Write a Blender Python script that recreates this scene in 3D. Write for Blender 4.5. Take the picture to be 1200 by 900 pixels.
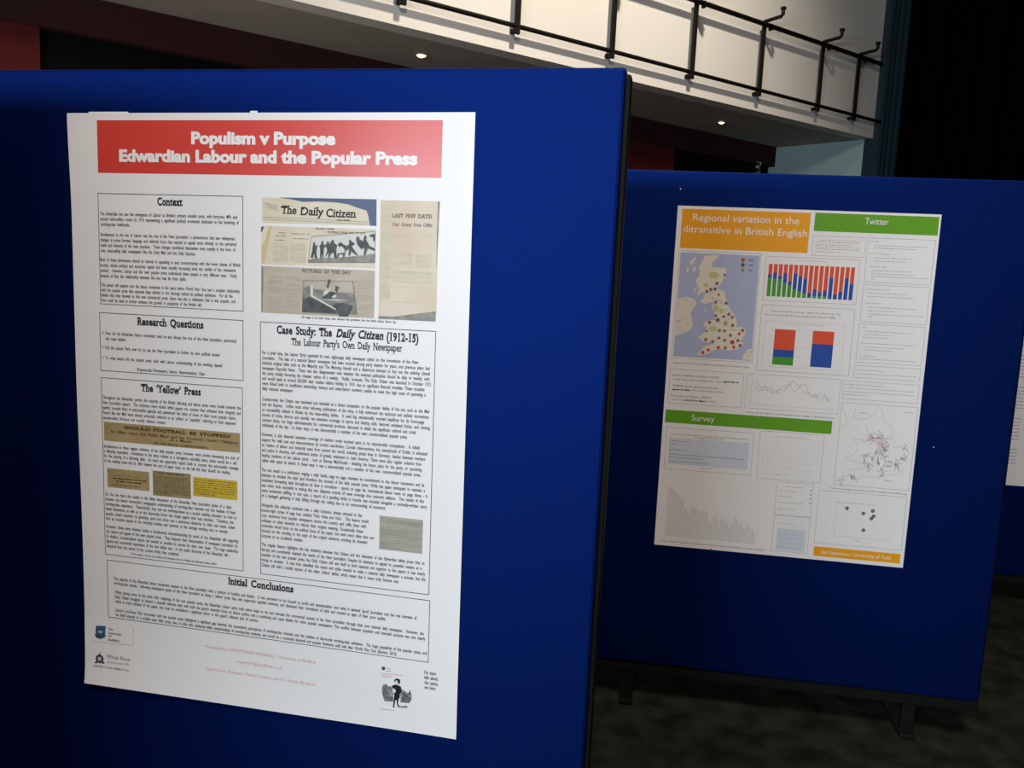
import bpy, bmesh, math, random
from mathutils import Vector, Matrix
for o in list(bpy.data.objects): bpy.data.objects.remove(o, do_unlink=True)
random.seed(7)
SC = bpy.context.scene
COL = SC.collection
EYE = 1.58                                   # eye height of the photographer (m)
# ------------------------------------------------------------------ camera
cam_d = bpy.data.cameras.new('camera'); cam = bpy.data.objects.new('camera', cam_d); COL.objects.link(cam)
cam_d.sensor_fit = 'HORIZONTAL'; cam_d.sensor_width = 36.0; cam_d.lens = 36.0*1021.6/1200.0
cam_d.clip_start = 0.05
PITCH, ROLL = 0.13448, 0.04648
fw = Vector((0, math.cos(PITCH), -math.sin(PITCH))); rt = Vector((1,0,0)); up = rt.cross(fw)
rt2 = math.cos(ROLL)*rt + math.sin(ROLL)*up; up2 = -math.sin(ROLL)*rt + math.cos(ROLL)*up
M = Matrix((rt2, up2, -fw)).transposed().to_4x4(); M.translation = Vector((0,0,EYE))
cam.matrix_world = M
SC.camera = cam
# ------------------------------------------------------------------ world, lights, exposure
SC.view_settings.view_transform = 'Standard'; SC.view_settings.look = 'None'
SC.view_settings.gamma = 1.0; SC.view_settings.use_curve_mapping = False
SC.view_settings.exposure = 0.0
w = bpy.data.worlds.new('world'); SC.world = w; w.use_nodes = True
w.node_tree.nodes['Background'].inputs['Color'].default_value = (0.9, 0.85, 0.8, 1)
w.node_tree.nodes['Background'].inputs['Strength'].default_value = 0.012
def lamp(name, kind, loc, target, power, color, **kw):
    d = bpy.data.lights.new(name, kind); d.energy = power; d.color = color
    for k, v in kw.items(): setattr(d, k, v)
    o = bpy.data.objects.new(name, d); COL.objects.link(o); o.location = loc
    o.rotation_euler = (Vector(target)-Vector(loc)).to_track_quat('-Z', 'Y').to_euler()
    return o
# daylight from a long low window strip behind and to the left of the photographer
lamp('window_daylight', 'AREA', (-3.85, -5.0, 2.08), (0.3, 2.2, 1.6), 440, (0.74, 0.88, 1.0), shape='RECTANGLE', size=3.6, size_y=0.30)
# warm tungsten house lights in the hall ceiling
lamp('house_light', 'AREA', (0.2, -1.6, 5.6), (0.2, 2.2, 1.2), 230, (1.0, 0.87, 0.78), shape='DISK', size=1.2)
# spotlight on the balcony front
lamp('balcony_spot', 'SPOT', (1.97, 3.43, 7.9), (0.3, 7.3, 4.1), 2350, (1.0, 0.89, 0.74), spot_size=math.radians(66), spot_blend=1.0, shadow_soft_size=0.16)
# added fill lamp, hidden behind the boards, to brighten the balcony underside
lamp('soffit_fill', 'AREA', (-2.4, 4.6, 0.9), (1.2, 8.6, 3.2), 17, (1.0, 0.90, 0.80), shape='DISK', size=0.5)
# ------------------------------------------------------------------ materials
def mat(name, color, rough=0.6, spec=0.5, metal=0.0, emit=None, estr=0.0, noise=None, bump=None, sheen=0.0, tint=None):
    m = bpy.data.materials.new(name); m.use_nodes = True
    nt = m.node_tree; b = nt.nodes['Principled BSDF']
    b.inputs['Base Color'].default_value = (*color, 1); b.inputs['Roughness'].default_value = rough
    b.inputs['Specular IOR Level'].default_value = spec; b.inputs['Metallic'].default_value = metal
    if tint: b.inputs['Specular Tint'].default_value = (*tint, 1)
    if sheen:
        b.inputs['Sheen Weight'].default_value = sheen; b.inputs['Sheen Roughness'].default_value = 0.4
        b.inputs['Sheen Tint'].default_value = (*[min(1, c*2+.1) for c in color], 1)
    if emit:
        b.inputs['Emission Color'].default_value = (*emit, 1); b.inputs['Emission Strength'].default_value = estr
    tc = nt.nodes.new('ShaderNodeTexCoord')
    if noise:                                 # (scale, colour2, low, high)
        n = nt.nodes.new('ShaderNodeTexNoise'); n.inputs['Scale'].default_value = noise[0]; n.inputs['Detail'].default_value = 6
        mp = nt.nodes.new('ShaderNodeMapping'); mp.inputs['Scale'].default_value = noise[4] if len(noise) > 4 else (1,1,1)
        nt.links.new(tc.outputs['Object'], mp.inputs['Vector']); nt.links.new(mp.outputs['Vector'], n.inputs['Vector'])
        r = nt.nodes.new('ShaderNodeValToRGB')
        r.color_ramp.elements[0].position = noise[2]; r.color_ramp.elements[1].position = noise[3]
        r.color_ramp.elements[0].color = (*color, 1); r.color_ramp.elements[1].color = (*noise[1], 1)
        nt.links.new(n.outputs['Fac'], r.inputs['Fac']); nt.links.new(r.outputs['Color'], b.inputs['Base Color'])
    if bump:                                  # (scale, strength, distance)
        n2 = nt.nodes.new('ShaderNodeTexNoise'); n2.inputs['Scale'].default_value = bump[0]; n2.inputs['Detail'].default_value = 3
        nt.links.new(tc.outputs['Object'], n2.inputs['Vector'])
        bp = nt.nodes.new('ShaderNodeBump'); bp.inputs['Strength'].default_value = bump[1]; bp.inputs['Distance'].default_value = bump[2]
        nt.links.new(n2.outputs['Fac'], bp.inputs['Height']); nt.links.new(bp.outputs['Normal'], b.inputs['Normal'])
    return m
MT = {
 'fabric': mat('blue loop fabric', (0.0022, 0.0125, 0.100), 0.60, 0.15, 0.93, noise=(420, (0.0033, 0.018, 0.142), .35, .65), bump=(900, .2, .001)),
 'frame': mat('black frame', (0.004, 0.005, 0.0045), 0.6, 0.2),
 'paper': mat('poster paper', (0.81, 0.81, 0.81), 0.40, 0.35),
 'paper2': mat('matt poster paper', (0.80, 0.80, 0.79), 0.42, 0.4),
 'ink': mat('black ink', (0.012, 0.012, 0.014), 0.5, 0.3),
 'ink_soft': mat('dark grey ink', (0.016, 0.016, 0.018), 0.5, 0.3),
 'ink_line': mat('grey ink line', (0.05, 0.05, 0.055), 0.5, 0.3),
 'grey': mat('grey ink', (0.28, 0.28, 0.28), 0.5, 0.3),
 'paper_line': mat('very pale print', (0.62, 0.62, 0.61), 0.5, 0.3),
 'bar_pale': mat('pale grey bars', (0.60, 0.59, 0.57), 0.5, 0.3),
 'pale': mat('pale grey ink', (0.46, 0.46, 0.46), 0.5, 0.3),
 'red': mat('red banner ink', (0.64, 0.055, 0.04), 0.33, 0.5),
 'white': mat('white ink', (0.82, 0.82, 0.82), 0.4, 0.4),
 'pink': mat('pale red ink', (0.62, 0.28, 0.28), 0.5, 0.3),
 'orange': mat('orange ink', (0.80, 0.35, 0.008), 0.4, 0.4),
 'green': mat('green ink', (0.12, 0.34, 0.015), 0.4, 0.4),
 'bar_red': mat('chart red', (0.70, 0.085, 0.035), 0.4, 0.4),
 'bar_blue': mat('chart blue', (0.025, 0.075, 0.36), 0.4, 0.4),
 'bar_green': mat('chart green', (0.06, 0.30, 0.03), 0.4, 0.4),
 'sea': mat('map sea', (0.40, 0.45, 0.63), 0.45, 0.4),
 'land': mat('map land', (0.69, 0.67, 0.56), 0.45, 0.4, noise=(30, (0.74, 0.67, 0.58), .4, .65)),
 'hill': mat('map green', (0.50, 0.55, 0.26), 0.45, 0.4),
 'dot_g': mat('map marker dark', (0.10, 0.085, 0.09), 0.5, 0.3),
 'dot_m': mat('map marker maroon', (0.30, 0.075, 0.055), 0.5, 0.3),
 'dot_r': mat('map marker red', (0.55, 0.06, 0.045), 0.5, 0.3),
 'dot_o': mat('map marker olive', (0.30, 0.29, 0.15), 0.5, 0.3),
 'fill_blue': mat('form pale blue', (0.60, 0.65, 0.73), 0.45, 0.4),
 'fill_pink': mat('pale pink print', (0.74, 0.62, 0.62), 0.45, 0.4),
 'news': mat('newsprint', (0.66, 0.60, 0.45), 0.5, 0.35, noise=(14, (0.73, 0.68, 0.55), .35, .65)),
 'news_grey': mat('grey newsprint', (0.45, 0.40, 0.31), 0.5, 0.35, noise=(9, (0.54, 0.49, 0.39), .35, .65, (1, 1, 3))),
 'news_pink': mat('aged newsprint', (0.64, 0.51, 0.39), 0.5, 0.35, noise=(8, (0.69, 0.63, 0.50), .35, .65)),
 'news_edge': mat('yellowed page edge', (0.62, 0.48, 0.27), 0.5, 0.35),
 'column': mat('column of newsprint', (0.42, 0.37, 0.29), 0.5, 0.35, noise=(60, (0.52, 0.47, 0.37), .35, .65, (.4, 1, 5))),
 'column_pale': mat('column of pale newsprint', (0.55, 0.50, 0.37), 0.5, 0.35, noise=(60, (0.66, 0.60, 0.46), .35, .65, (.4, 1, 5))),
 'clip_tan': mat('tan clipping', (0.33, 0.24, 0.10), 0.5, 0.35, noise=(12, (0.42, 0.32, 0.15), .35, .65)),
 'clip_brown': mat('brown clipping', (0.32, 0.26, 0.12), 0.5, 0.35, noise=(50, (0.24, 0.19, 0.09), .4, .7, (.4, 1, 4))),
 'clip_yellow': mat('yellow clipping', (0.60, 0.43, 0.03), 0.5, 0.35, noise=(40, (0.52, 0.36, 0.03), .4, .7)),
 'brown_ink': mat('brown ink', (0.045, 0.028, 0.012), 0.5, 0.3),
 'news_ink': mat('faded news ink', (0.17, 0.15, 0.12), 0.5, 0.3),
 'navy': mat('navy backdrop print', (0.075, 0.10, 0.19), 0.45, 0.4),
 'photo_dark': mat('dark halftone', (0.055, 0.06, 0.06), 0.5, 0.35, noise=(70, (0.10, 0.105, 0.10), .4, .65)),
 'photo_mid': mat('mid halftone', (0.20, 0.20, 0.18), 0.5, 0.35, noise=(50, (0.32, 0.31, 0.28), .4, .65)),
 'photo_pale': mat('pale halftone', (0.50, 0.46, 0.38), 0.5, 0.35, noise=(25, (0.42, 0.39, 0.33), .4, .65)),
 'photo_white': mat('white halftone', (0.66, 0.66, 0.62), 0.5, 0.35),
 'feature': mat('shaded clipping', (0.42, 0.40, 0.33), 0.5, 0.35, noise=(28, (0.30, 0.28, 0.22), .35, .7, (.35, 1, 4))),
 'crest_blue': mat('crest blue', (0.035, 0.10, 0.17), 0.5, 0.3),
 'crest_pale': mat('crest pale blue', (0.35, 0.48, 0.58), 0.5, 0.3),
 'rose_navy': mat('emblem navy', (0.05, 0.055, 0.085), 0.5, 0.3),
 'engraving': mat('engraving grey', (0.34, 0.37, 0.39), 0.5, 0.3, noise=(240, (0.07, 0.08, 0.09), .4, .65)),
 'engraving_dark': mat('engraving dark', (0.10, 0.11, 0.12), 0.5, 0.3, noise=(150, (0.2, 0.21, 0.22), .4, .7)),
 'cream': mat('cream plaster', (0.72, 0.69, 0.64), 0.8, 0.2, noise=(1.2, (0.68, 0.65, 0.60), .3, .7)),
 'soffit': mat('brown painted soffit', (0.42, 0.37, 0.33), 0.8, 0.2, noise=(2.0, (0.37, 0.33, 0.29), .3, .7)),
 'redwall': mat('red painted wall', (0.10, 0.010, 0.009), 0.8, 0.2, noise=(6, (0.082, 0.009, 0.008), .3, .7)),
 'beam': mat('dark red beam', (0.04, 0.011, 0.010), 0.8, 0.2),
 'teal': mat('pale teal wall', (0.42, 0.56, 0.56), 0.8, 0.2, noise=(1.5, (0.38, 0.52, 0.52), .3, .7)),
 'pillar': mat('dark teal paint', (0.014, 0.038, 0.052), 0.7, 0.3),
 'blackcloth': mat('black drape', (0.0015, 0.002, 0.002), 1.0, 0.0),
 'black': mat('black opening fill', (0.003, 0.003, 0.003), 0.9, 0.1),
 'rail': mat('dark bronze rail', (0.008, 0.006, 0.005), 0.65, 0.2),
 'carpet': mat('mottled carpet', (0.011, 0.012, 0.009), 0.98, 0.05, noise=(9, (0.034, 0.035, 0.027), .35, .7), bump=(300, .6, .004)),
 'lamp': mat('lit lamp', (1, 0.9, 0.8), 0.4, 0.5, emit=(1.0, 0.70, 0.40), estr=9),
 'steel': mat('pale metal', (0.55, 0.55, 0.54), 0.35, 0.5, 0.8),
 'ring': mat('lamp ring', (0.25, 0.23, 0.21), 0.5, 0.4),
}
# ------------------------------------------------------------------ helpers
def link(name, me, m=None, parent=None):
    o = bpy.data.objects.new(name, me); COL.objects.link(o)
    if m is not None: me.materials.append(MT[m] if isinstance(m, str) else m)
    if parent: o.parent = parent
    return o
def thing(name, label, cat, loc=(0,0,0), rotz=0.0, group=None):
    o = bpy.data.objects.new(name, None); COL.objects.link(o); o.location = loc; o.rotation_euler = (0,0,rotz)
    o.empty_display_size = .1; o['label'] = label; o['category'] = cat
    if group: o['group'] = group
    return o
def bm_box(bm, x0, x1, y0, y1, z0, z1, bevel=0.0):
    vs = [bm.verts.new((x, y, z)) for x in (x0, x1) for y in (y0, y1) for z in (z0, z1)]
    fs = [bm.faces.new([vs[i] for i in f]) for f in ((0,1,3,2),(4,6,7,5),(0,4,5,1),(2,3,7,6),(0,2,6,4),(1,5,7,3))]
    if bevel:
        es = list({e for f in fs for e in f.edges})
        bmesh.ops.bevel(bm, geom=es, offset=bevel, segments=2, affect='EDGES', profile=.6)
def bm_tube(bm, pts, r, n=10):
    pts = [Vector(p) for p in pts]; rings = []
    for i, p in enumerate(pts):
        a = pts[max(0, i-1)]; b = pts[min(len(pts)-1, i+1)]; d = (b-a).normalized()
        ref = Vector((0,0,1)) if abs(d.z) < .9 else Vector((1,0,0))
        s = d.cross(ref).normalized(); t = s.cross(d)
        rings.append([bm.verts.new(p + r*(math.cos(q)*s + math.sin(q)*t)) for q in [2*math.pi*k/n for k in range(n)]])
    for A, B in zip(rings, rings[1:]):
        for k in range(n): bm.faces.new((A[k], A[(k+1) % n], B[(k+1) % n], B[k]))
    bm.faces.new(rings[0]); bm.faces.new(rings[-1])
def done(bm, name, m, parent=None, smooth=False):
    bmesh.ops.recalc_face_normals(bm, faces=bm.faces)
    me = bpy.data.meshes.new(name); bm.to_mesh(me); bm.free()
    if smooth:
        for p in me.polygons: p.use_smooth = True
    return link(name, me, m, parent)
def struct(name, bm, m):
    o = done(bm, name, m); o['kind'] = 'structure'; return o
LAYOUT={
'P1':{
 'banner':(-352.5,479.4,360.4,580.8),
 'title':[('Populism v Purpose',-144.2,154.5,537.1,21.5,'x'),('Edwardian Labour and the Popular Press',-303.4,314.7,502.7,21.5,'x')],
 'boxes':{'context':(-353.9,220,-34.9,439.2),'research':(-357,83.9,-35.6,202),'yellow':(-356.9,-305.6,-37.5,69),'case':(1.8,-306.4,357.7,201.3),'concl':(-352.9,-443.4,359.9,-318.1)},
 'heads':{'context':[('Context',-220.2,-164.8,419,14.5,'h')],'research':[('Research Questions',-269.6,-121.8,181.9,14.5,'h')],'yellow':[('The ‘Yellow’ Press',-264.3,-129.2,47.7,14.5,'h')],'case':[('Case Study: The',36.6,151.6,181,15,'h'),('Daily Citizen',160,255.8,180.7,15,'hi'),('(1912-15)',261.7,324.6,179.4,15,'h'),("The Labour Party's Own Daily Newspaper",67.7,292.9,160.2,13.5,'m')],'concl':[('Initial Conclusions',-70.3,73.6,-337.1,14.5,'h')]},
 'body':{'context':[("The Edwardian era saw the emergence of Labour as Britain's primary socialist party, with forty-two MPs and",-349.8,-47.2,396.7,6.6,'b'),('around half-a-million voters by 1910 representing a significant political movement dedicated to the bettering of',-349.8,-43.3,386.4,6.6,'b'),('working-class livelihoods.',-349.8,-283.4,376,6.6,'b'),("Simultaneous to the rise of Labour was the rise of the 'New Journalism': a phenomenon that saw widespread",-351,-52.5,355.8,6.6,'b'),('changes to press formats, language and editorial focus that wanted to appeal more directly to the perceived',-351,-48.6,345.2,6.6,'b'),('needs and interests of the mass populace.  These changes manifested themselves most notably in the form of',-351,-51.1,334.6,6.6,'b'),('new, mass-selling daily newspapers like the Daily Mail and the Daily Express.',-351,-138.1,324,6.6,'b'),('Both of these phenomena shared an interest in appealing to and communicating with the lower classes of British',-352.4,-40.6,305.7,6.6,'b'),('society, whose political and economic capital had been steadily increasing since the middle of the nineteenth',-352.4,-50.6,295,6.6,'b'),("century.  However, Labour and the 'new' popular press understood these people in very different ways.  Partly",-352.4,-48.3,284.4,6.6,'b'),('because of this, the relationship between the two was far from idyllic.',-352.4,-158,273.7,6.6,'b'),('This poster will explore how the labour movement in the years before World War One had a complex relationship',-352.2,-42.3,255.3,6.6,'b'),('with the popular press that exposed deep division in the ideology behind its political ambitions.  For all the',-352.2,-57.6,245.1,6.6,'b'),('disdain that they showed to this new commercial press, there was also a realisation that it was popular, and',-352.2,-51.8,235,6.6,'b'),('thus could be used to further enhance the growth in popularity of the British left.',-352.2,-125.1,224.8,6.6,'b')],'research':[('How did the Edwardian labour movement react to and discuss the rise of the New Journalism, particularly',-344.3,-49.1,157.9,6.6,'b'),('the mass dailies?',-344.3,-297.5,146.9,6.6,'b'),('Did the Labour Party ever try to use the New Journalism to further its own political causes?',-345.1,-86.1,128.5,6.6,'b'),('To what extent did the popular press clash with Labour understanding of the working classes?',-345.7,-80.9,107.5,6.6,'b'),('Keywords:',-272.6,-238.4,88.1,6.2,'m'),('Newspapers, Labour, Representation, Class',-235.8,-120.2,88.7,6.2,'b'),('>',-352.2,-348.2,159.2,5,'b'),('>',-353.1,-349.1,129.5,5,'b'),('>',-353.6,-349.6,108.5,5,'b')],'yellow':[('Throughout the Edwardian period, the majority of the British left-wing and labour press were hostile towards the',-354.6,-41,25.6,6.6,'b'),('New Journalism papers.  The criticisms were varied: leftist papers ran content that criticised their integrity and',-354.6,-41.6,15,6.6,'b'),('quality, accused them of anti-socialist agendas and questioned the value of some of their most popular topics.',-354.6,-51.9,4.5,6.6,'b'),("Papers like the Mail were almost universally referred to as 'yellow' or 'capitalist', referring to their supposed",-354.6,-52,-6.1,6.6,'b'),('sensationalist, frivolous and morally dubious content.',-354.6,-209.2,-16.7,6.6,'b'),('Simultaneous to these regular criticisms of the daily popular press, however, were articles bemoaning the lack of',-354.8,-45.5,-76.4,6.6,'b'),('a left-wing equivalent.  Sometimes in the same volume as a derogatory anti-daily piece, there would be a call',-354.8,-51.4,-86.6,6.6,'b'),('for the starting of a left-wing daily.  Its need was apparently urgent: both to counter the anti-socialist message',-354.8,-46.9,-96.9,6.6,'b'),("of the existing press and to offer readers the sort of paper many on the left felt they 'should' be reading.",-354.8,-65.7,-107.1,6.6,'b'),('On the one hand, this duality in the leftist discussions of the Edwardian New Journalism spoke of a clash',-353.7,-63.3,-178.3,6.6,'b'),("between the labour movement's pedagogical understanding of working-class interests and the realities of lived",-353.7,-54.7,-188.7,6.6,'b'),('working-class experience.  Theoretically, they saw the working-classes as a people needing education on how to',-353.7,-51.8,-199.1,6.6,'b'),('better themselves, as well as on the day-to-day forces that fought against their best interests.  Therefore, the',-353.7,-58.8,-209.5,6.6,'b'),("popular press's attention on gambling, sport and crime was a pernicious disservice to their real needs, rather",-353.7,-54.9,-219.9,6.6,'b'),('than an accurate appeal to the everyday hobbies and interests of the average working man or woman.',-353.7,-71,-230.3,6.6,'b'),('However, these same debates outline a fundamental misunderstanding by much of the Edwardian left regarding',-353.4,-48,-247.6,6.6,'b'),('the nature and appeal of the new popular press.  They despised their interpretation of newspaper journalism for',-353.4,-49,-258.2,6.6,'b'),('its shallow, commercialised nature, yet wanted to emulate its success for their own cause.  The huge readership',-353.4,-49.1,-268.8,6.6,'b'),('figures and commercial importance of the new dailies was - in the public discourse of the Edwardian left -',-353.4,-66.9,-279.3,6.6,'b'),('detached from the nature of the content which they contained.',-353.4,-182.9,-289.9,6.6,'b'),('All the images in this box were obtained with permission from the Working Class Movement Library, Salford',-295.5,-97.9,-300,4.4,'b')],'case':[('For a brief time, the Labour Party operated its own, eight-page daily newspaper styled on the innovations of the New',5.6,325.4,138.8,6.6,'b'),('Journalism.  The idea of a national labour newspaper had been mooted among party leaders for years, and previous plans had',5.6,347.7,128.7,6.6,'b'),('included original titles such as the Majority and The Morning Herald and a disastrous attempt to buy out the existing Liberal',5.6,348.5,118.7,6.6,'b'),('newspaper Reynolds News.  There was also disagreement over whether the eventual publication should be daily or weekly, with',5.6,348.2,108.6,6.6,'b'),('the party initially favouring the cheaper option of a weekly.  Finally, however, The Daily Citizen was launched in October 1912',5.6,351.2,98.5,6.6,'b'),('and would peak at around 250,000 daily readers before folding in 1915 due to significant financial troubles. These troubles',5.6,338.7,88.4,6.6,'b'),('were linked both to insufficient advertising revenue and subscription numbers unable to meet the high costs of operating a',5.6,341.5,78.4,6.6,'b'),('daily national newspaper.',5.6,71.9,68.3,6.6,'b'),('Content-wise, the Citizen was marketed and intended as a direct competitor to the popular dailies of the era, such as the Mail',5.6,349.2,47.3,6.6,'b'),('and the Express.  Unlike most other left-wing publications of the time, it fully embraced the technical and stylistic innovations',5.6,348.1,36.9,6.6,'b'),('so successfully utilised in Britain by the mass-selling dailies.  It used big, sensationally worded headlines for its front-page',5.6,339.6,26.5,6.6,'b'),('stories of crime, divorce and scandal, ran extensive coverage of sports and betting odds, featured serialised fiction, and running',5.6,351.2,16.2,6.6,'b'),('cartoon strips, ran large advertisements for commercial products, discussed in detail the significant cultural and social',5.6,323.6,5.8,6.6,'b'),('individuals of the day.  In these ways, it was demonstrably a member of the new, commercialised popular press.',5.6,307.2,-4.6,6.6,'b'),('However, it also featured extensive coverage of matters rarely touched upon in its national-daily competitors.  It rallied',4.6,332,-23.2,6.6,'b'),('support for walk outs and demonstrations by London taxi-drivers, Cornish mine-workers, the unemployed of Dublin. It educated',4.6,347.1,-33.7,6.6,'b'),('its readers of labour and industrial news from around the world, including picket lines in Germany, clashes between workers',4.6,343.5,-44.2,6.6,'b'),('and police in America, and underhand tactics of greedy employers in Latin America. There were also regular columns from',4.6,336.6,-54.6,6.6,'b'),('leading members of the Labour party - such as Ramsay MacDonald - detailing the future plans for the party, or upcoming',4.6,336.9,-65.1,6.6,'b'),('rallies with space to attend. In these ways it was a demonstrably not a member of the new, commercialised popular press.',4.6,335.8,-75.6,6.6,'b'),('The end result is a publication waging a daily battle, page to page, between its commitment to the labour movement and its',3.7,343.1,-94.7,6.6,'b'),('attempts to emulate the style (and therefore the success) of the daily popular press. While the paper attempted to maintain a',3.7,344.6,-105.1,6.6,'b'),('consistent formatting style throughout its time in circulation - sports on page six, international labour news on page three - it',3.7,349.9,-115.6,6.6,'b'),('was never truly successful in mixing this two disparate strands of news coverage into coherent editions.  The results of this',3.7,343.1,-126,6.6,'b'),('were sometimes baffling. In one case, a report of a pending strike in Austria was included alongside a comically-written story',3.7,349.3,-136.5,6.6,'b'),('of a besieged gathering in Italy falling through the ceiling due to an overcrowding of mourners.',3.7,266.3,-146.9,6.6,'b'),('Alongside this editorial confusion was a daily inclusion, always situated in the',3.7,217.7,-166.5,6.6,'b'),("bottom-right corner of page four, entitled 'Their Views and Ours'.  This feature would",3.7,231.4,-177.1,6.6,'b'),('copy sentences from popular newspapers across the country and ruffle them with',3.7,226.7,-187.6,6.6,'b'),('critiques or jokes intended to ridicule their original meaning. Occasionally these',3.7,220.3,-198.2,6.6,'b'),('comments would focus on the political focus of the paper, but were more often than not',3.7,243.1,-208.7,6.6,'b'),('focused on the wording or the topic of the original sentence, mocking its intended',3.7,229.5,-219.2,6.6,'b'),('purpose or an accidental mistake.',3.7,93.6,-229.8,6.6,'b'),('The regular feature highlights the key similarity between the Citizen and the elements of the Edwardian leftist press that so',3.7,347.6,-247.9,6.6,'b'),('fiercely and consistently rejected the merits of the New Journalism. Despite its attempts to appeal to potential readers as a',3.7,341.8,-258.6,6.6,'b'),('member of the new popular press, the Daily Citizen still saw itself as both separate and superior to the papers it was clearly',3.7,349.3,-269.2,6.6,'b'),('trying to emulate.  It may have identified the topics and styles needed to make a national daily newspaper a success, but the',3.7,350.1,-279.9,6.6,'b'),("Citizen still held a hostile opinion of the other 'yellow' dailies, which meant that it never truly became one.",3.7,296,-290.6,6.6,'b')],'concl':[("The majority of the Edwardian labour movement reacted to the New Journalism with a mixture of hostility and disdain.  It was perceived to be focused on profit and sensationalism over what it deemed 'good' journalism and the real interests of",-338,334.1,-359.7,6.6,'b'),("working-class people.  Left-wing newspapers spoke of the New Journalism as being a 'yellow' press that only supported capitalist interests, and dismissed their innovations of style and content as signs of their poor quality.",-338,270.8,-369.6,6.6,'b'),("While sharing some of the wider left's misgivings of the new popular press, the Edwardian Labour party took active steps to try and recreate the commercial success of the New Journalism through their own national daily newspaper.  However, the",-336.3,349.5,-389.3,6.6,'b'),("Daily Citizen struggled to balance a populist editorial style with both the party's intended focus on labour politics and a continuing and open disdain for other popular newspapers. This conflict between populism and intended purpose was one clearly",-336.3,353,-399.5,6.6,'b'),("visible in many editions of the paper, and must be considered a significant factor in the paper's ultimate lack of success.",-336.3,-4.1,-409.6,6.6,'b'),("Labour's pre-Great War encounters with the popular press highlighted a significant gap between the movement's perceptions of working-class interests and the realities of day-to-day working-class existence.  The huge popularity of the popular press, and",-335.7,356.6,-428.6,6.6,'b'),("the failed attempt of a socialist mass 'daily' press, was, at odds with traditional leftist understandings of working-class interests, and would be a continued electoral and popular hindrance until well after World War One (Bowers, 2010).",-335.7,295.4,-438.8,6.6,'b')]},
 'clips':{'football':(-353.1,-61.8,-43.2,-22.2),'left':(-347.9,-159.8,-249.2,-119.5),'mid':(-241.4,-167.4,-154,-115.2),'right':(-148.9,-159.6,-49.6,-119.9)},
 'football_text':[('SHOULD FOOTBALL BE STOPPED?',-305.9,-63.9,-33.9,6.5,'h'),("Its Effect Upon the Public Mind and the Country's Game : Opinions",-336,-46.7,-44.3,5.5,'m'),('of a Match.',-200.4,-148.9,-50.5,5,'m'),('(BY OUR SPECIAL CORRESPONDENT.)',-237.1,-113.7,-59.8,4.2,'m')],
 'photos':{'masthead':(5.4,391,237.1,438.1),'match':(4.2,312.6,236.4,384.9),'pictures':(3.9,219.6,236.3,308.9),'page':(244.8,219.5,357.8,437.9),'feature':(254.3,-226.5,342.2,-159.7)},
 'caption':[('All images of the Daily Citizen were obtained with permission from the British Library, Boston Spa',88.9,279.5,212.9,4.2,'b')],
 'masthead':{'navy':[(41,438.7),(71.8,434.9),(90.8,431.5),(122.2,432.7),(155.4,431.8),(180.2,428.9),(204.9,421.5),(217.6,418.4),(221.4,408.7),(225.4,391),(237.6,390.7),(237.1,439.1)],'text':[('The',46.4,77.2,408.9,15,'k'),('Daily',85.7,132.4,407.1,15,'k'),('Citizen',137.5,195.9,404.9,15,'k')],'lines':[[(7.8,401.8),(224.7,397.5)],[(7.8,397.6),(225.3,393.4)]],'sub':[('TUESDAY MORNING',158.9,185.8,397.8,3.2,'m')],'ear':[[(10,427.9),(38.9,423.7)],[(13,425.1),(38.9,420.7)],[(16,422.3),(38.9,417.6)],[(19,419.5),(38.9,414.5)]]},
 'match':{'corner':[(3.5,382.7),(10,383.8),(8.2,378.2),(3.5,371)],'frame':[(108,367.5),(235.8,380.7),(235.9,323.6),(101.7,318.9)],'figs':[[(106.6,328.3),(109.9,340.7),(110.8,349.9),(112.1,356.6),(115.4,356.7),(116.5,350.1),(120.8,352.6),(118.9,344),(118.3,336.4),(120.4,327.2),(115,327.4),(113.9,336.2),(111,327.2)],[(126,327.4),(126.2,344.3),(124.2,350.3),(127.5,353.4),(128.7,360.2),(132,359.7),(132.8,354.2),(136.5,350.7),(133.5,346),(132.4,328),(130,327.9),(129.6,341.3),(128.4,327.5)],[(136.7,328.7),(140.8,344.7),(134.8,352.1),(138.7,354.4),(139.7,359.3),(143.3,359.4),(144.7,354.6),(147.3,358.3),(149.9,362.6),(153.2,362.4),(154.6,356.7),(160.6,352.9),(158.7,345.3),(159.9,329.5),(154.9,329.3),(153.5,339),(148.2,337.3),(145,329),(142.3,328.9),(143.5,340.2)],[(161.2,354.5),(167.8,358.9),(173.1,354.8),(181,352.1),(184.8,357.6),(183.5,362.4),(187.4,363.7),(189.4,359.9),(195.6,357.9),(192.7,353.9),(189.2,352.3),(194.2,345.8),(202.5,336.1),(199.6,335.1),(189,342.6),(186.5,334.7),(182.9,335.1),(184.3,346.1),(178.5,344.1),(174.7,330.6),(172.1,330.5),(172,336.6),(164.7,336.4),(162.2,329.6),(159.9,330.1),(161.4,337.8),(176.2,339.8),(174.5,347.3),(169.5,351.7),(165.2,350)],[(197.8,366.1),(200.3,370.7),(204.2,369.3),(205.3,364.9),(212.2,362.1),(214,371.7),(217.2,373),(219.2,369.8),(218,365.2),(221.6,359.3),(225,353.4),(235.7,349.2),(235.8,344.7),(221.8,348.8),(217.1,336.6),(213.9,336.5),(214.3,350.1),(208.8,346.9),(200.6,355.7)],[(224.6,373.8),(231,376.1),(235.6,375.9),(235.2,362.7),(232.3,362.6),(231.2,370.1),(225.7,370)]],'ground':[(102.3,323.6),(115,327.1),(154.9,329.3),(200.9,334.5),(236.2,340.2),(235.9,323.6),(101.7,318.9)],'text':[('THE DAILY CITIZEN',116.2,154.3,381.1,3.2,'m'),('FOOTBALL FROM FIRST TO LAST',141.2,216.5,375.1,3.4,'m')]},
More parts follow.
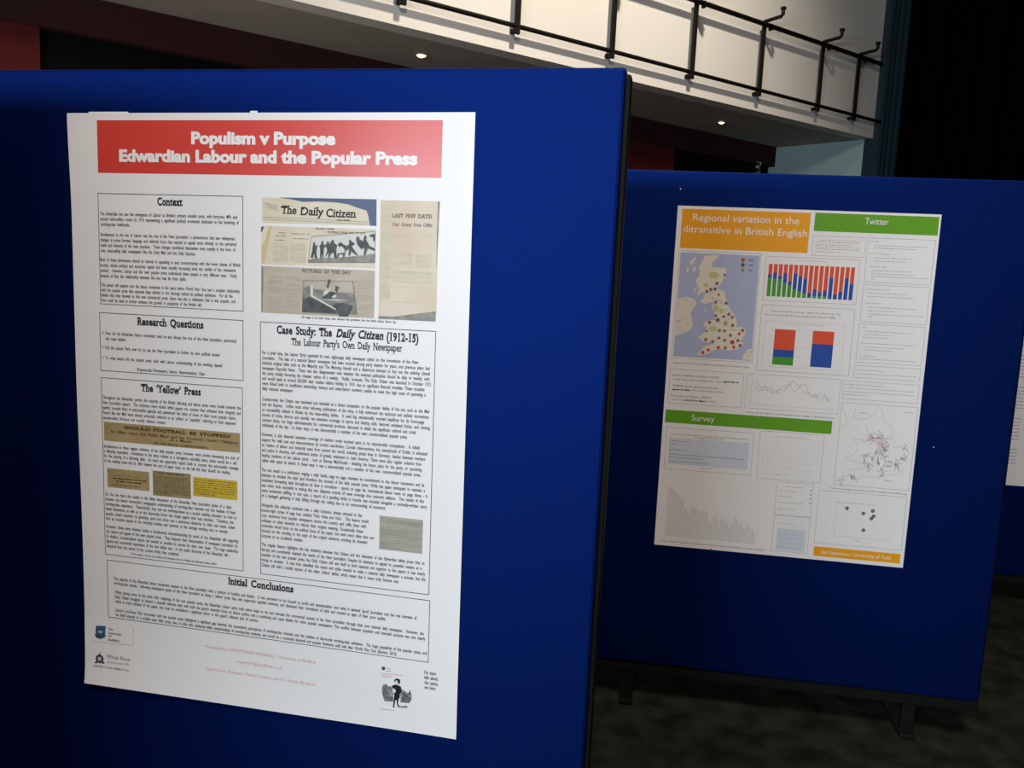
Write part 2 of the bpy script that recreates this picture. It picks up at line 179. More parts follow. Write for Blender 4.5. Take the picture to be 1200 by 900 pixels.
 'pictures':{'text':[('PICTURES OF THE DAY',89.4,188.9,300,6.2,'h')],'photo':[(91.8,284.8),(193,287.3),(201.8,225.4),(90.4,224.9)],'sky':[(91.8,284.8),(193,287.3),(196,264.8),(91.9,265.3)],'grass':[(91.1,248.6),(106.9,256.1),(157.8,232.4),(162.1,224.4),(90.4,224.9)],'hedge':[(91.8,272.1),(106.7,275.6),(115.2,269.2),(140.6,268.3),(140.6,265.4),(91.9,265.3)],'post':[(107.1,275.7),(112,275.5),(112.8,256.4),(160.3,233.7),(158.2,231.7),(107.3,255.1)],'figure':[[(142.5,288.2),(147.1,288.9),(148.4,284.1),(145.5,279.2),(144.3,272.7),(139.5,274.1),(142.1,281.5)],[(158.3,277.7),(165.7,275.1),(164,271.2),(161.6,264.3),(156.9,269)],[(130.2,251.3),(134.4,257.3),(149,266.7),(159.5,263.3),(152.3,252.8)],[(159.7,244.8),(176.5,245.6),(193.2,241.5),(192.3,235.6),(183.1,220.6),(166.3,220.3),(159.9,232.1),(152.5,239.6)]],'jersey':[[(136.4,267.1),(149,271),(142.7,262.5),(132.3,256.2)],[(151.2,257.1),(158.5,261.3),(160.7,256.5),(152.3,253.2)],[(123.9,250.4),(159.7,251.6),(187.9,250.9),(159.7,248.9)]]},
 'page':{'text':[('LAST FEW DAYS!',268.6,344.3,406.9,7,'h'),('Our Great Free Offer',268.9,346.7,391.5,6.5,'m')],'navy':[[(355.4,437.7),(358.9,437.8),(358,385.6),(355.6,313.5),(355,375.3)],[(245,224.7),(274.7,224.8),(356.8,238.5),(356.3,219.6),(244.3,219.3)]],'cols':[(271.9,318.4,309,342.3),(315.4,318.2,345.6,341.6),(270.9,288.2,346.4,310.4),(269.3,372.6,345.8,376.5),(269.3,279.9,348.2,281.7),(269.9,251.6,324.2,253.6)]},
 'footer':[('Presented by CHRISTOPHER WORRALL - University of Sheffield',-124.2,123,-481,6.6,'s'),('cworrall1@sheffield.ac.uk',-52.3,50.1,-503.8,6.4,'s'),('Supervisors: Professor Martin Conboy and Dr. Adrian Bingham',-123.2,122.3,-528.2,6.6,'s')],
 'shield':[(-372.1,-478.4),[(-383.8,-466.7),(-359.8,-464.3),(-360.5,-480.2),(-364,-487.8),(-372.3,-493.2),(-380.8,-489.3),(-384.2,-480.8)],[(-387.1,-483.7),(-380.7,-484.1),(-372.2,-491.4),(-363.1,-483),(-358.6,-483.7),(-361.3,-489.2),(-372.3,-494.5),(-382.8,-492.1)],[(-377.6,-476.1),(-372.1,-476.6),(-366.5,-475.1),(-366.6,-479.7),(-372.2,-481.7),(-377.8,-480.4)]],
 'shield_text':[('The',-353.3,-342.2,-472.1,4.6,'m'),('University',-353.5,-322.3,-480.5,4.6,'m'),('Of',-353.7,-345.4,-486.9,4.6,'m'),('Sheffield.',-353.9,-325.4,-495.1,4.6,'m')],
 'shield_lines':[[(-392.4,-501.8),(-293.9,-498.5)],[(-293,-458.5),(-293.9,-498.5)]],
 'rose':[(-372.9,-537.7),[(-374.1,-529.3),(-372.5,-520.6),(-370.5,-528.8)],[(-378.1,-541.5),(-386.7,-547.9),(-378.3,-548.7)],[(-367.4,-540.5),(-359.2,-545.2),(-367.1,-548.2)]],
 'rose_text':[('White Rose',-356.9,-300.1,-533.9,8.5,'s'),('Social Science DTP',-354.4,-303.1,-543.8,4.6,'s'),('Universities of Leeds, Sheffield & York',-386.9,-302,-555.6,3.8,'m')],
 'info':[('For more',352.8,376.6,-467.9,7,'m'),('info about',353.1,380.6,-478.2,7,'m'),('the centre,',353.4,381.2,-488.7,7,'m'),('see here:',353.6,376.3,-498.4,7,'m')],
 'eng':{'shield':[(264.3,-466),(271.7,-465.9),(271.1,-471.5),(268.1,-473.5),(264.4,-471.8)],'lines':[[(273.8,-467.7),(282.1,-468.6)],[(273.9,-473.2),(282.9,-473.3)]],'pink':[[(264.3,-480.1),(308.6,-478.1)],[(264.3,-483.2),(286.6,-484.1)],[(264.4,-486.4),(278.4,-488.1)]],'crowd':[[(264.9,-512),(267.5,-503.3),(275.1,-500.7),(278.7,-505.8),(287,-503.1),(290,-515.2),(289.1,-535.5),(278,-537.2),(271,-537.6),(266.5,-524.3)],[(304,-518.6),(306.4,-505.8),(313.4,-510.3),(320.4,-513.4),(323.6,-504.6),(327.3,-515.1),(327.6,-526.1),(320.9,-534.1),(304.3,-535.2)],[(302.4,-543.2),(318.3,-540),(319.1,-544.8),(305.9,-546.1)]],'dark':[[(267.7,-510.2),(274.5,-501.5),(278,-505.9),(275.4,-514.6),(277,-525.5),(288.9,-526.5),(289,-534.8),(277.9,-536.5),(272.3,-531.8),(267.2,-524.2)],[(310.8,-515.5),(312.8,-511.1),(314.9,-514.9),(323.3,-521.2),(327.3,-515.1),(323.6,-533.7),(305.7,-533.6)]],'boy':[[(290.6,-490.8),(293.6,-486.6),(299.8,-485.7),(303.3,-488.9),(303.1,-494.5),(300,-497.7),(298.5,-491.7),(295,-488.8),(293,-493.2),(291.7,-494.1)],[(287,-501.8),(293.1,-498.8),(298.7,-499.3),(305,-501.8),(307.3,-512.6),(303.2,-516),(303,-524.3),(300.7,-528.2),(299.5,-538.8),(303.8,-545.1),(301.1,-546.2),(297.5,-540.5),(296.6,-530.9),(293.8,-531.3),(292.3,-542.7),(292.4,-547.6),(289.3,-548.4),(290.1,-531.9),(291.6,-521.9),(290,-515.2),(294.8,-511.7),(294.1,-509),(287.1,-506.6)]],'face':[(293.9,-490.3),(297.5,-489.8),(298.7,-493.8),(297.3,-498.1),(294.9,-497.1)],'bundle':[(286.8,-508),(293.3,-508.4),(295.2,-512.3),(292.8,-516.8),(288,-516.9)],'base':[(261.5,-555.6),(292.2,-553.9)]},
},
'P2':{
 'banner':(-404.7,453.5,13.9,584.9),
 'title':[('Regional variation in the',-367.6,-20.6,546.4,24,'s'),('ditransitive in British English',-397.2,7.5,506.7,24,'s')],
 'green':{'Twitter':((27.6,527,414.6,586.6),[('Twitter',186.7,260.6,555,21,'s')]),'Survey':((-413,-150.3,144.9,-105.2),[('Survey',-323.4,-244.8,-137.7,21,'s')])},
 'york':((124.2,-580.7,408.7,-546.9),[('Jon Stevenson, University of York',149.4,380.8,-570.2,12.5,'s')]),
 'map_box':(-405.2,76.7,-134.6,444.2),
 'map_sea':(-400.5,82.7,-138.4,438.6),
 'land':[[(-319.5,430),(-272.2,435.2),(-279.8,419.3),(-294.3,406.2),(-291.1,392.9),(-246.9,391.8),(-243.7,378.5),(-250.7,355.8),(-262.2,332.8),(-272.7,325.6),(-256.7,318.3),(-245.1,311.2),(-239.5,295.8),(-233.3,273.6),(-220.8,253.9),(-208.6,238.8),(-198.2,219),(-194.4,198.8),(-198.4,194.1),(-178.9,197.5),(-165,189.2),(-164.6,173.4),(-175.4,154.6),(-181.5,147.4),(-167.8,141.4),(-173.3,127.4),(-190.2,117.2),(-212,113.6),(-229.9,114.8),(-243.4,116.2),(-263.2,112.7),(-273.8,105.2),(-286.6,97.5),(-302,92.9),(-324.2,89.7),(-313.9,102.7),(-299.6,122),(-284.4,127.5),(-269.1,131.6),(-276.2,137.1),(-294.1,137.4),(-312.5,144.1),(-321.3,155),(-308.5,162.7),(-299,173.7),(-293.4,188.6),(-307.1,192.4),(-304.6,206.2),(-286.4,214.1),(-270.8,212.7),(-269.6,226.4),(-274.5,244.2),(-285.2,257.2),(-279.6,271.1),(-291,275),(-306,267.5),(-322,273.4),(-312.3,292),(-306.7,305.9),(-322.3,307.3),(-330.2,293.4),(-335.3,302.1),(-329.8,318.2),(-337.4,331.4),(-343.2,349.1),(-332.9,360.9),(-332.2,381.1),(-337.3,389.9),(-325.7,412.8)],[(-398.6,280.8),(-367.8,289.2),(-340.5,281.5),(-334.7,263.7),(-344.8,249.5),(-352.4,230.9),(-345.3,213.1),(-342.8,190.4),(-352.8,173.8),(-368,166.1),(-394.1,153.1),(-401,154.9),(-399.3,200.9),(-398.8,251.2)],[(-367.6,408.7),(-348.9,427.4),(-348.3,418.5),(-358,400.1),(-362,393.2)],[(-377.2,388),(-370.9,392.8),(-370.1,370.4),(-374.7,372.4)],[(-357.1,386.7),(-348.7,393.8),(-345.3,378.3),(-351.5,371.2)],[(-349.1,308.2),(-339.3,326.8),(-336.8,322.4),(-344.2,301.7)],[(-308.9,246.9),(-302.6,251.8),(-304,240.4)],[(-170,86.5),(-163,109.8),(-153,121.8),(-138.6,124),(-138,84)]],
 'hills':[[(-267.9,367.1),(-272.2,358.7),(-283.7,354.7),(-295.8,357.5),(-301.4,365.5),(-297.1,374),(-285.5,377.9),(-273.4,375.1)],[(-298.9,332.4),(-301,326.5),(-307.1,323.9),(-313.5,325.9),(-316.6,331.5),(-314.4,337.3),(-308.3,340),(-301.9,338)],[(-259.9,256.3),(-262,246.6),(-268.6,242.3),(-275.7,245.9),(-279.3,255.3),(-277.2,265),(-270.6,269.3),(-263.5,265.7)],[(-243.3,248.2),(-245.1,241),(-250.5,237.8),(-256.3,240.4),(-259.2,247.3),(-257.4,254.5),(-252,257.7),(-246.2,255.1)],[(-259.8,186),(-263.2,178.7),(-272.4,175.3),(-282,177.6),(-286.4,184.5),(-283.1,191.8),(-273.9,195.2),(-264.3,192.8)],[(-223.7,206.2),(-225.7,198.1),(-231.6,194.4),(-238.1,197.4),(-241.3,205.2),(-239.4,213.4),(-233.4,217),(-226.9,214.1)]],
 'dots':[((-249.6,369.8),4.18,'g'),((-272,339.5),5.32,'g'),((-290.7,317.9),5.32,'g'),((-276.7,320),5.32,'g'),((-303.5,311),5.32,'g'),((-263.3,301.3),4.18,'r'),((-271.1,275.6),4.94,'g'),((-236.5,273.8),5.32,'g'),((-224.8,237),5.32,'g'),((-212.5,227.3),5.32,'m'),((-240.9,227.9),4.94,'g'),((-267.2,229.7),4.56,'g'),((-259.8,215.1),6.84,'g'),((-233.8,205.7),4.94,'o'),((-286.7,206.3),5.7,'m'),((-294.2,174.9),3.8,'g'),((-209,199.8),5.7,'m'),((-251.4,180.1),5.32,'m'),((-234.9,179.7),5.32,'m'),((-174.7,184.6),5.7,'m'),((-185.2,172.2),4.94,'r'),((-213.9,165.9),5.32,'m'),((-251.7,154.6),4.94,'g'),((-231.6,148),5.32,'m'),((-294.8,146.5),5.7,'m'),((-271.1,140.6),5.7,'m'),((-205.9,142.7),7.6,'r'),((-187.4,149.3),5.32,'m'),((-179,132.5),5.7,'m'),((-250.5,121.8),5.7,'r'),((-227.4,122.3),5.32,'m'),((-199.3,125.8),5.32,'r'),((-284.1,111.5),5.7,'r'),((-301.7,101.6),6.08,'r')],
 'legend':[((-192.4,421.9),6.6,'r'),((-191.9,405.5),6.2,'g'),((-190.6,388.6),6,'o')],
 'legend_text':[('PDAT',-173.9,-157.4,420,4.2,'m'),('GTD',-172.5,-158.2,403.2,4.2,'m'),('TGD',-171.2,-159,386,4.2,'m')],
 'map_words':[[(-400,204.5),(-382,204.6)],[(-399.3,259.3),(-393.9,258.7)],[(-389.6,217.5),(-383.3,216.9)],[(-369.3,216.3),(-362.1,215.8)],[(-365.7,197.3),(-357.6,196.9)],[(-387.1,182.4),(-381.7,181.8)],[(-354.7,262.6),(-348.4,262)],[(-380.2,274.9),(-369,274.6)],[(-287.6,288.8),(-276.5,288.4)],[(-269.3,281.6),(-250.8,281.7)],[(-284.2,273.1),(-275.3,272.7)],[(-259.9,274.4),(-247.5,274.2)],[(-287.6,259.4),(-283.1,258.7)],[(-240.4,250.6),(-234.2,250)],[(-227,219.7),(-221.6,219.1)],[(-297.8,306.3),(-290.7,305.8)],[(-217.5,183.9),(-195.5,184.3)],[(-199.9,156.3),(-193.6,155.8)],[(-165.2,109.6),(-155.5,109.3)],[(-143.5,113.3),(-138.1,112.7)],[(-371.8,282.1),(-365.5,281.6)],[(-375.3,174.8),(-369,174.2)]],
 'map_caption':[('Output of TAGS data mapped according to ditransitive type',-400.6,-143.1,58.1,5.6,'s')],
 'bar_box':(-117.3,290.9,183.1,437.8),
 'bar_title':[('Percentage of ditransitives by area',-10.1,75.9,426.2,4,'s')],
 'bars':(-106.3,305,169.9,413.2),
 'bar_fr':[(0.33,0.43),(0.26,0.45),(0.37,0.45),(0.27,0.57),(0.52,0.63),(0.26,0.75),(0.34,0.8),(0.41,0.88),(0.84,0.96),(0.72,0.93),(0.8,0.93),(0.75,0.92),(0.35,1),(0.85,1),(0.76,1),(0.34,1),(0.51,1)],
 'pair_box':(-118,52.2,182.2,275.6),
 'pair_inner':(-102.8,67.2,156.6,223.1),
 'pair_text':[('`Give me it, throw me it, etc... Give it me, show it me.  The',-88,139.5,253.7,5.2,'s'),("former is favoured, the latter English' (Strickland, 1984)",-107.8,121.3,240.8,5.2,'s')],
 'pair_title':[('Ditransitives in the British corpus',-33.5,89.6,213.7,3.4,'s')],
 'pair_bars':[(-68.7,75,-0.8,195.9),(55.3,75.2,124,196.9)],
 'goal_box':(-407.2,-81.3,-158.2,37.8),
 'goal_text':[('GOAL-THEME ditransitive (GTD)',-398.6,-239.8,14.7,6,'s'),('`what was in that message when Mark',-395,-227.5,1.1,5.4,'s'),('gave him it',-225.1,-173.1,3,5.4,'x'),('THEME-GOAL ditransitive (TGD)',-396,-241.1,-22.4,6,'s'),('gave it him',-395.1,-335.4,-34.7,5.4,'x'),("and it had already started'",-330.3,-220.7,-33.9,5.4,'s'),('Prepositional dative - (PDAT)',-398.7,-261.5,-57.4,6,'s'),('`as if they',-395.2,-353.6,-70.5,5.4,'s'),('send it to them',-351,-280.1,-70,5.4,'x'),("for free'",-277.1,-246.2,-69,5.4,'s')],
 'ngram_box':(-146.8,-80.3,159.6,38),
 'ngram_caption':[('Google Books Ngram charting diachronic change in ditransitive use',-143.3,148.9,-97.1,5.6,'s')],
 'text_boxes':[(27.7,447.1,194.9,511.4),(202.4,367.2,410.2,511.7),(201.8,237.2,409.1,358.6),(201.2,100.6,408.4,228.4),(199.2,48.3,407.6,89.5),(168.9,-25.7,409.6,35.8)],
 'greek':[[((50.5,498.2),180.6,3.4),((36.6,491.5),176.1,3.4),((36.1,483.4),149.7,3.4),((38,476.2),179.5,3.4),((38.6,469.3),180.2,3.4),((38.2,460),118,3.4)],[((209,500.7),242.9,3.4),((221.9,487.2),389.5,3.4),((222.6,479.2),356.1,3.4),((211.3,460.2),277.7,3.4),((225,447.1),346,3.4),((225.9,437.1),326,3.4),((214.2,418.4),271,3.4),((222,405.8),347.6,3.4),((222.2,395.7),353.2,3.4),((223.1,386.5),399.9,3.4),((224,377.2),235.6,3.4)],[((209.7,344),287.3,3.4),((222.6,331.7),338.6,3.4),((217.8,320.4),366.6,3.4),((212.1,298.5),262.7,3.4),((223.2,284.8),376.1,3.4),((224.3,273.4),305.9,3.4),((224.1,262.5),397.1,3.4),((222.8,253.6),243.8,3.4)],[((210.3,217.5),226.3,3.4),((221.2,204.8),374,3.4),((218,194.4),300,3.4),((214.7,184.5),298.9,3.4),((210.2,165),381.4,3.4),((222,152.4),348.1,3.4),((222.9,142.6),311.4,3.4),((214.3,122),265.1,3.4),((211,112.4),393.9,3.4)],[((206.1,74.4),295,4.2),((206.4,61.9),400.3,4.2)],[((174.6,23.7),304.3,4.2),((175.7,11.5),397.1,4.2),((174.7,-0.8),401.3,4.2),((174.8,-11.2),246.2,4.2)]],
 'sed_box':(169.8,-323.6,412.4,-39.2),
 'sed_lines':[[(288.6,-45.9),(301.4,-57.4),(307.1,-81.9),(312.6,-97.5),(329.2,-103.4),(340.7,-118.6),(344.5,-139.7),(333,-141.3),(326.6,-144.7),(345.6,-150.4),(351.2,-157.1),(350,-178.7),(356.8,-179.9),(376.2,-173.7),(397.7,-189.2),(397.5,-203.5),(384.5,-222.5),(379.3,-237.4),(370.1,-245.3),(387.3,-251.1),(385.1,-262.1),(372.6,-270.4),(356.2,-273.6),(322.9,-276.4),(310.1,-283.7),(286.8,-286.8),(276.8,-287.7),(256,-283.3),(244,-299.6),(226.8,-297.4),(215.2,-282),(200.5,-307),(183.7,-310.3)],[(288.6,-45.9),(273.2,-77.3),(257.5,-87.4),(224.3,-91.6),(210.2,-85.5),(214.9,-63.7),(216.9,-49.3)],[(251,-107.5),(261.7,-131.8),(264.1,-156.7),(251.2,-162.1),(236,-161.8),(220.5,-158.4),(219.3,-163.9),(228.4,-170.4),(232.7,-180.8),(233.1,-202.5),(219.3,-218.1),(199.8,-226.9),(202.3,-235.8),(220.9,-234.3),(241.7,-239.8),(259,-243.8),(267.1,-257.6),(240.6,-263.5),(217.4,-269.1),(215.2,-282)],[(176.1,-45.1),(174.4,-63.1),(186.1,-80.1),(193.1,-101.1),(180,-123.7),(175.3,-127.6)],[(217.3,-124.4),(226.1,-111.2)],[(321.8,-265.7),(361.4,-258.7)]],
 'sed_scrib':[(270.8,-138.3),(285.6,-153.3),(299.9,-145),(271.2,-159.8),(307.8,-156.9),(319.4,-156),(329.3,-171.3),(327.9,-191.2),(295.7,-204.6),(312.2,-201.5),(269.7,-214),(283.9,-221.8),(261.3,-232.7),(279.1,-242.1),(302.8,-225.7),(320.2,-215.2),(331.6,-228.7),(309.5,-243.2),(320.6,-253.1),(346.1,-240.1),(359.8,-242.6),(365.7,-234.9),(383.7,-215.4),(389.8,-209.5),(367.1,-249.2),(277.9,-264),(315.2,-266.2),(319.7,-278.5),(236.6,-292.9),(226.5,-293.8),(197.1,-307.3),(320.2,-181),(314.3,-172.5),(383.8,-183.1)],
 'sed_pink':[(263.5,-149.6),(297.5,-154.1),(315.5,-167.1),(320.9,-188.2),(302.2,-202.3),(291.7,-197.7),(299.9,-179.1),(288.5,-165.6),(264.8,-163.9)],
 'sed_words':[((230.6,-69.7),252.4,2.5),((371.2,-58.7),399.3,2.5),((331.5,-295.7),355,2.5)],
 'sed_caption':[('Twitter messages containing TGD overlaid onto SED map',156.8,408.4,-339.2,5.6,'s')],
 'scatter_box':(123.9,-533.5,408.9,-347.9),
 'scatter_words':[((181.9,-384),302.3,3),((253,-515),274,3)],
 'scatter_dots':[(220.3,-403),(274.9,-416.2),(304.4,-405),(308.7,-422.9),(302.4,-431.9),(280.6,-474.8)],
 'form_box':(-405.1,-315.5,-108.7,-167.1),
 'form_fill':(-393.6,-297.1,-120.2,-202.4),
 'form_words':[((-391.3,-190.2),-122.5,3),((-307.4,-197),-208.4,3),((-388.4,-214.3),-323.7,3),((-386.4,-226.4),-369.9,3),((-391,-245.1),-330.3,3),((-391,-262.2),-134,3),((-390.3,-272.6),-275.5,3),((-389.2,-287.8),-249.2,3),((-279,-304.4),-242.1,3)],
 'hist_box':(-87.5,-322.6,123.5,-156.2),
 'hist_words':[((-41.2,-172),80.3,3),((-24.2,-305.9),-4.3,3),((-59.2,-264.1),-44.9,3),((7.6,-277.8),27.5,3)],
 'table1':(-17.2,-446.1,103.6,-329.6),
 'table2':(-16.8,-575.8,103.4,-448.4),
 'table2_fill':(-3,-570.5,93.3,-494.2),
 'table_words':[((13.3,-345),70.2,3),((-9.9,-360.9),50.6,3),((-6.5,-380.1),36.3,3),((-7.6,-401.5),75.1,3),((-5.6,-424.5),56.1,3),((37.7,-462.6),53.7,3),((-0.2,-475.3),90.2,3),((45.4,-485.1),58,3),((0.5,-497.3),14.9,3),((1.9,-513.8),85,3),((1.5,-529.2),83.5,3),((1.6,-544.6),84.9,3),((1.2,-560.1),83.4,3)],
 'accept':(-392.8,-567.1,-67.2,-369.6),
 'accept_caption':[('Survey results: relative acceptance of TGD by region with different affluent speech',-401.9,-38.7,-580.1,5.4,'s')],
},
}
# ------------------------------------------------------------------ the hall
E = Vector((math.sin(math.radians(51.5)), math.cos(math.radians(51.5)), 0))     # along the balcony
N = Vector((E.y, -E.x, 0))                                                       # out of the balcony front
F0 = Vector((0.894, 7.684, 0))
def bal(s, off, z): return F0 + E*s + N*off + Vector((0,0,z))
def bm_slab(bm, s0, s1, o0, o1, z0, z1, bevel=0.0):                              # a box laid along the balcony
    vs = [bm.verts.new(bal(s, o, z)) for s in (s0, s1) for o in (o0, o1) for z in (z0, z1)]
    fs = [bm.faces.new([vs[i] for i in f]) for f in ((0,1,3,2),(4,6,7,5),(0,4,5,1),(2,3,7,6),(0,2,6,4),(1,5,7,3))]
    if bevel: bmesh.ops.bevel(bm, geom=list({e for f in fs for e in f.edges}), offset=bevel, segments=2, affect='EDGES')
bm = bmesh.new(); bm_box(bm, -9, 12, -7, 15, -.1, 0); struct('floor', bm, 'carpet')
BZ = 3.18
bm = bmesh.new(); bm_slab(bm, -9, 4.0, -.18, 0, BZ+.145, BZ+3.4); struct('wall_balcony', bm, 'cream')
bm = bmesh.new(); bm_slab(bm, -9, 2.745, -.18, 0, BZ, BZ+.145); bm_slab(bm, 2.752, 4.0, -.18, 0, BZ, BZ+.145); struct('trim_1', bm, 'cream')
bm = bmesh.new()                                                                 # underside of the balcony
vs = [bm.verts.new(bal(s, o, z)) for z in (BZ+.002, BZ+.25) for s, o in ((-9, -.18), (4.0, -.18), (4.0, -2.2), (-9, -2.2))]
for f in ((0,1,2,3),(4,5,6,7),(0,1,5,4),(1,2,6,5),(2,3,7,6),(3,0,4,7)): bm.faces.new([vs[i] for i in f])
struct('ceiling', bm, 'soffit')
def back(s): return -(1.0 + (s+4)*0.038)                                         # rear wall under the balcony, not quite parallel
def bm_back(bm, s0, s1, z0, z1, d=0.12, fwd=0.0):
    vs = []
    for z in (z0, z1):
        for s in (s0, s1):
            for k in (fwd, -d): vs.append(bm.verts.new(bal(s, back(s)+k, z)))
    for f in ((0,1,3,2),(4,6,7,5),(0,4,5,1),(2,3,7,6),(0,2,6,4),(1,5,7,3)): bm.faces.new([vs[i] for i in f])
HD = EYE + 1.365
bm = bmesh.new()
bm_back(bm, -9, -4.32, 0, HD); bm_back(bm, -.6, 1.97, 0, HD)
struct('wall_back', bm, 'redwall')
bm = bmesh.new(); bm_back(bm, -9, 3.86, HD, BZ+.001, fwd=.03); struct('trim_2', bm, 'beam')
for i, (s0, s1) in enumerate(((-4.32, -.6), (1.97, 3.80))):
    bm = bmesh.new(); bm_back(bm, s0-.05, s1+.05, 0, HD+.1, d=.3, fwd=-.06); o = struct('dark_opening_%d' % (i+1), bm, 'black')  # black slabs: the unlit depth of the openings is put into their colour
bm = bmesh.new(); bm_slab(bm, 3.87, 4.0, -1.5, -.01, 0, BZ); struct('wall_right', bm, 'teal')
# ribbed dark teal pillar where the balcony ends
bm = bmesh.new()
prof = []
for k in range(41):
    s = 3.86 + .48*k/40
    prof.append((s, .062 + .022*abs(math.sin(k/40*math.pi*4)) - (.0 if k < 12 else .02)))
lo = [bm.verts.new(bal(s, o, 0)) for s, o in prof]; hi = [bm.verts.new(bal(s, o, 7)) for s, o in prof]
for k in range(40): bm.faces.new((lo[k], lo[k+1], hi[k+1], hi[k]))
b0 = [bm.verts.new(bal(s, -.1, z)) for s, z in ((3.86, 0), (4.34, 0), (4.34, 7), (3.86, 7))]
bm.faces.new((lo[0], hi[0], b0[3], b0[0])); bm.faces.new((lo[-1], b0[1], b0[2], hi[-1])); bm.faces.new(b0)
struct('trim_3', bm, 'pillar')
# black drape beyond the pillar
bm = bmesh.new(); P0 = bal(4.33, .02, 0); DX = Vector((.93, -.22, 0)).normalized(); DN = Vector((DX.y, -DX.x, 0))
nn = 150; ring = []
for k in range(nn+1):
    t = 6.0*k/nn; q = P0 + DX*t + DN*(.07*math.sin(t*21) + .03*math.sin(t*8.3+1))
    ring.append((q, t))
for back_off in (0, .012):
    lo = [bm.verts.new(q - DN*back_off + Vector((0,0,.03))) for q, t in ring]; hi = [bm.verts.new(q - DN*back_off + Vector((0,0,6.8))) for q, t in ring]
    for k in range(nn): bm.faces.new((lo[k], lo[k+1], hi[k+1], hi[k]))
dr = thing('stage_curtain', 'floor length black pleated drape hanging beside the dark teal pillar', 'curtain', (P0.x, P0.y, 0))
o = done(bm, 'drape', 'blackcloth', dr, True); o.matrix_parent_inverse = Matrix.Translation((-P0.x, -P0.y, 0))
bm = bmesh.new(); bm_tube(bm, [P0+Vector((0,0,6.82)), P0+DX*6+Vector((0,0,6.82))], .03); o = done(bm, 'curtain_track', 'rail', dr, True)
o.matrix_parent_inverse = Matrix.Translation((-P0.x, -P0.y, 0))
# railing on the balcony front
rl = thing('balcony_railing', 'dark metal guard rail with hooked posts fixed to the cream balcony front', 'railing', bal(0, .1, BZ))
inv = Matrix.Translation(-rl.location)
def rpart(bm, name, m='rail', smooth=False):
    o = done(bm, name, m, rl, smooth); o.matrix_parent_inverse = inv; return o
ZU, ZL, RO = EYE+2.366, EYE+1.775, .10
for z in (ZU, ZL):
    bm = bmesh.new(); bm_tube(bm, [bal(-9, RO if z == ZU else .07, z), bal(3.855 if z == ZL else 3.72, RO if z == ZU else .07, z)], 0.022 if z == ZU else .0175, 12); rpart(bm, 'rail', smooth=True)
for s in (-8.21, -7.22, -6.24, -5.25, -4.27, -3.28, -2.295, -1.308, -.317, .674, 1.652, 2.64, 3.321):
    bm = bmesh.new(); bm_slab(bm, s-.023, s+.023, RO-.04, RO-.015, EYE+1.718, EYE+2.405, .004)
    bm_slab(bm, s-.015, s+.015, .0, RO-.02, ZL-.045, ZL-.015, .003)
    po = rpart(bm, 'post')
    bm = bmesh.new(); bm_tube(bm, [bal(s, RO-.03, EYE+2.40), bal(s, RO+.155, EYE+2.415), bal(s, RO+.17, EYE+2.425), bal(s, RO+.172, EYE+2.485)], .018, 8); bm_slab(bm, s-.02, s+.02, RO+.15, RO+.192, EYE+2.47, EYE+2.497, .004)
    h = done(bm, 'hook_arm', 'rail', po); h.matrix_parent_inverse = Matrix.Identity(4)
    bm = bmesh.new(); bm_slab(bm, s+.05, s+.075, RO-.02, RO+.02, ZU-.04, ZU+.02, .004)
    c = done(bm, 'clamp', 'rail', po); c.matrix_parent_inverse = Matrix.Identity(4)
# recessed downlights in the soffit
def downlight(s, off, label, r, power, col):
    p = bal(s, off, BZ)
    d = thing('downlight', label, 'ceiling light', p, 0, 'downlights under the balcony')
    bm = bmesh.new(); n = 24
    for (ra, za, rb, zb) in ((r*1.5, 0.0, r*1.45, -.008), (r*1.45, -.008, r*1.05, -.008), (r*1.05, -.008, r*1.0, 0.0)):
        for k in range(n):
            a, b = 2*math.pi*k/n, 2*math.pi*(k+1)/n
            bm.faces.new([bm.verts.new(q) for q in ((ra*math.cos(a), ra*math.sin(a), za), (ra*math.cos(b), ra*math.sin(b), za), (rb*math.cos(b), rb*math.sin(b), zb), (rb*math.cos(a), rb*math.sin(a), zb))])
    bmesh.ops.remove_doubles(bm, verts=bm.verts, dist=1e-5); done(bm, 'trim_ring', 'ring', d)
    bm = bmesh.new(); bmesh.ops.create_uvsphere(bm, u_segments=20, v_segments=12, radius=r*.95)
    for v in bm.verts: v.co.z = v.co.z*.55 - .004
    done(bm, 'bulb', 'lamp', d, True)
    l = lamp('downlight_beam', 'SPOT', p+Vector((0,0,-.06)), p+Vector((0,0,-2)), power, col, spot_size=math.radians(120), spot_blend=.6, shadow_soft_size=.03)
downlight(-1.72, -.60, 'bright glowing downlight in the dark soffit, above the nearer blue board', .036, 9, (1.0, .70, .42))
downlight(2.03, -.66, 'small downlight in the soffit, seen above the farther blue board', .030, 9, (1.0, .66, .42))
# small pale bracket at the end of the black opening
bq = bal(3.50, back(3.5)+.03, HD)
br = thing('wall_bracket', 'small pale metal bracket at the right end of the black opening under the balcony', 'bracket', bq)
bm = bmesh.new()
R = Vector((E.x, E.y, 0))
bm_tube(bm, [Vector((0,0,.02))-R*.03, Vector((0,0,.02))+R*.05, Vector((0,0,-.10))+R*.05, Vector((0,0,-.10))-R*.02], .009, 8); done(bm, 'arm', 'steel', br)
bm = bmesh.new(); bm_box(bm, -.02, .02, -.03, .02, -.06, -.02, .004); done(bm, 'clip', 'steel', br)

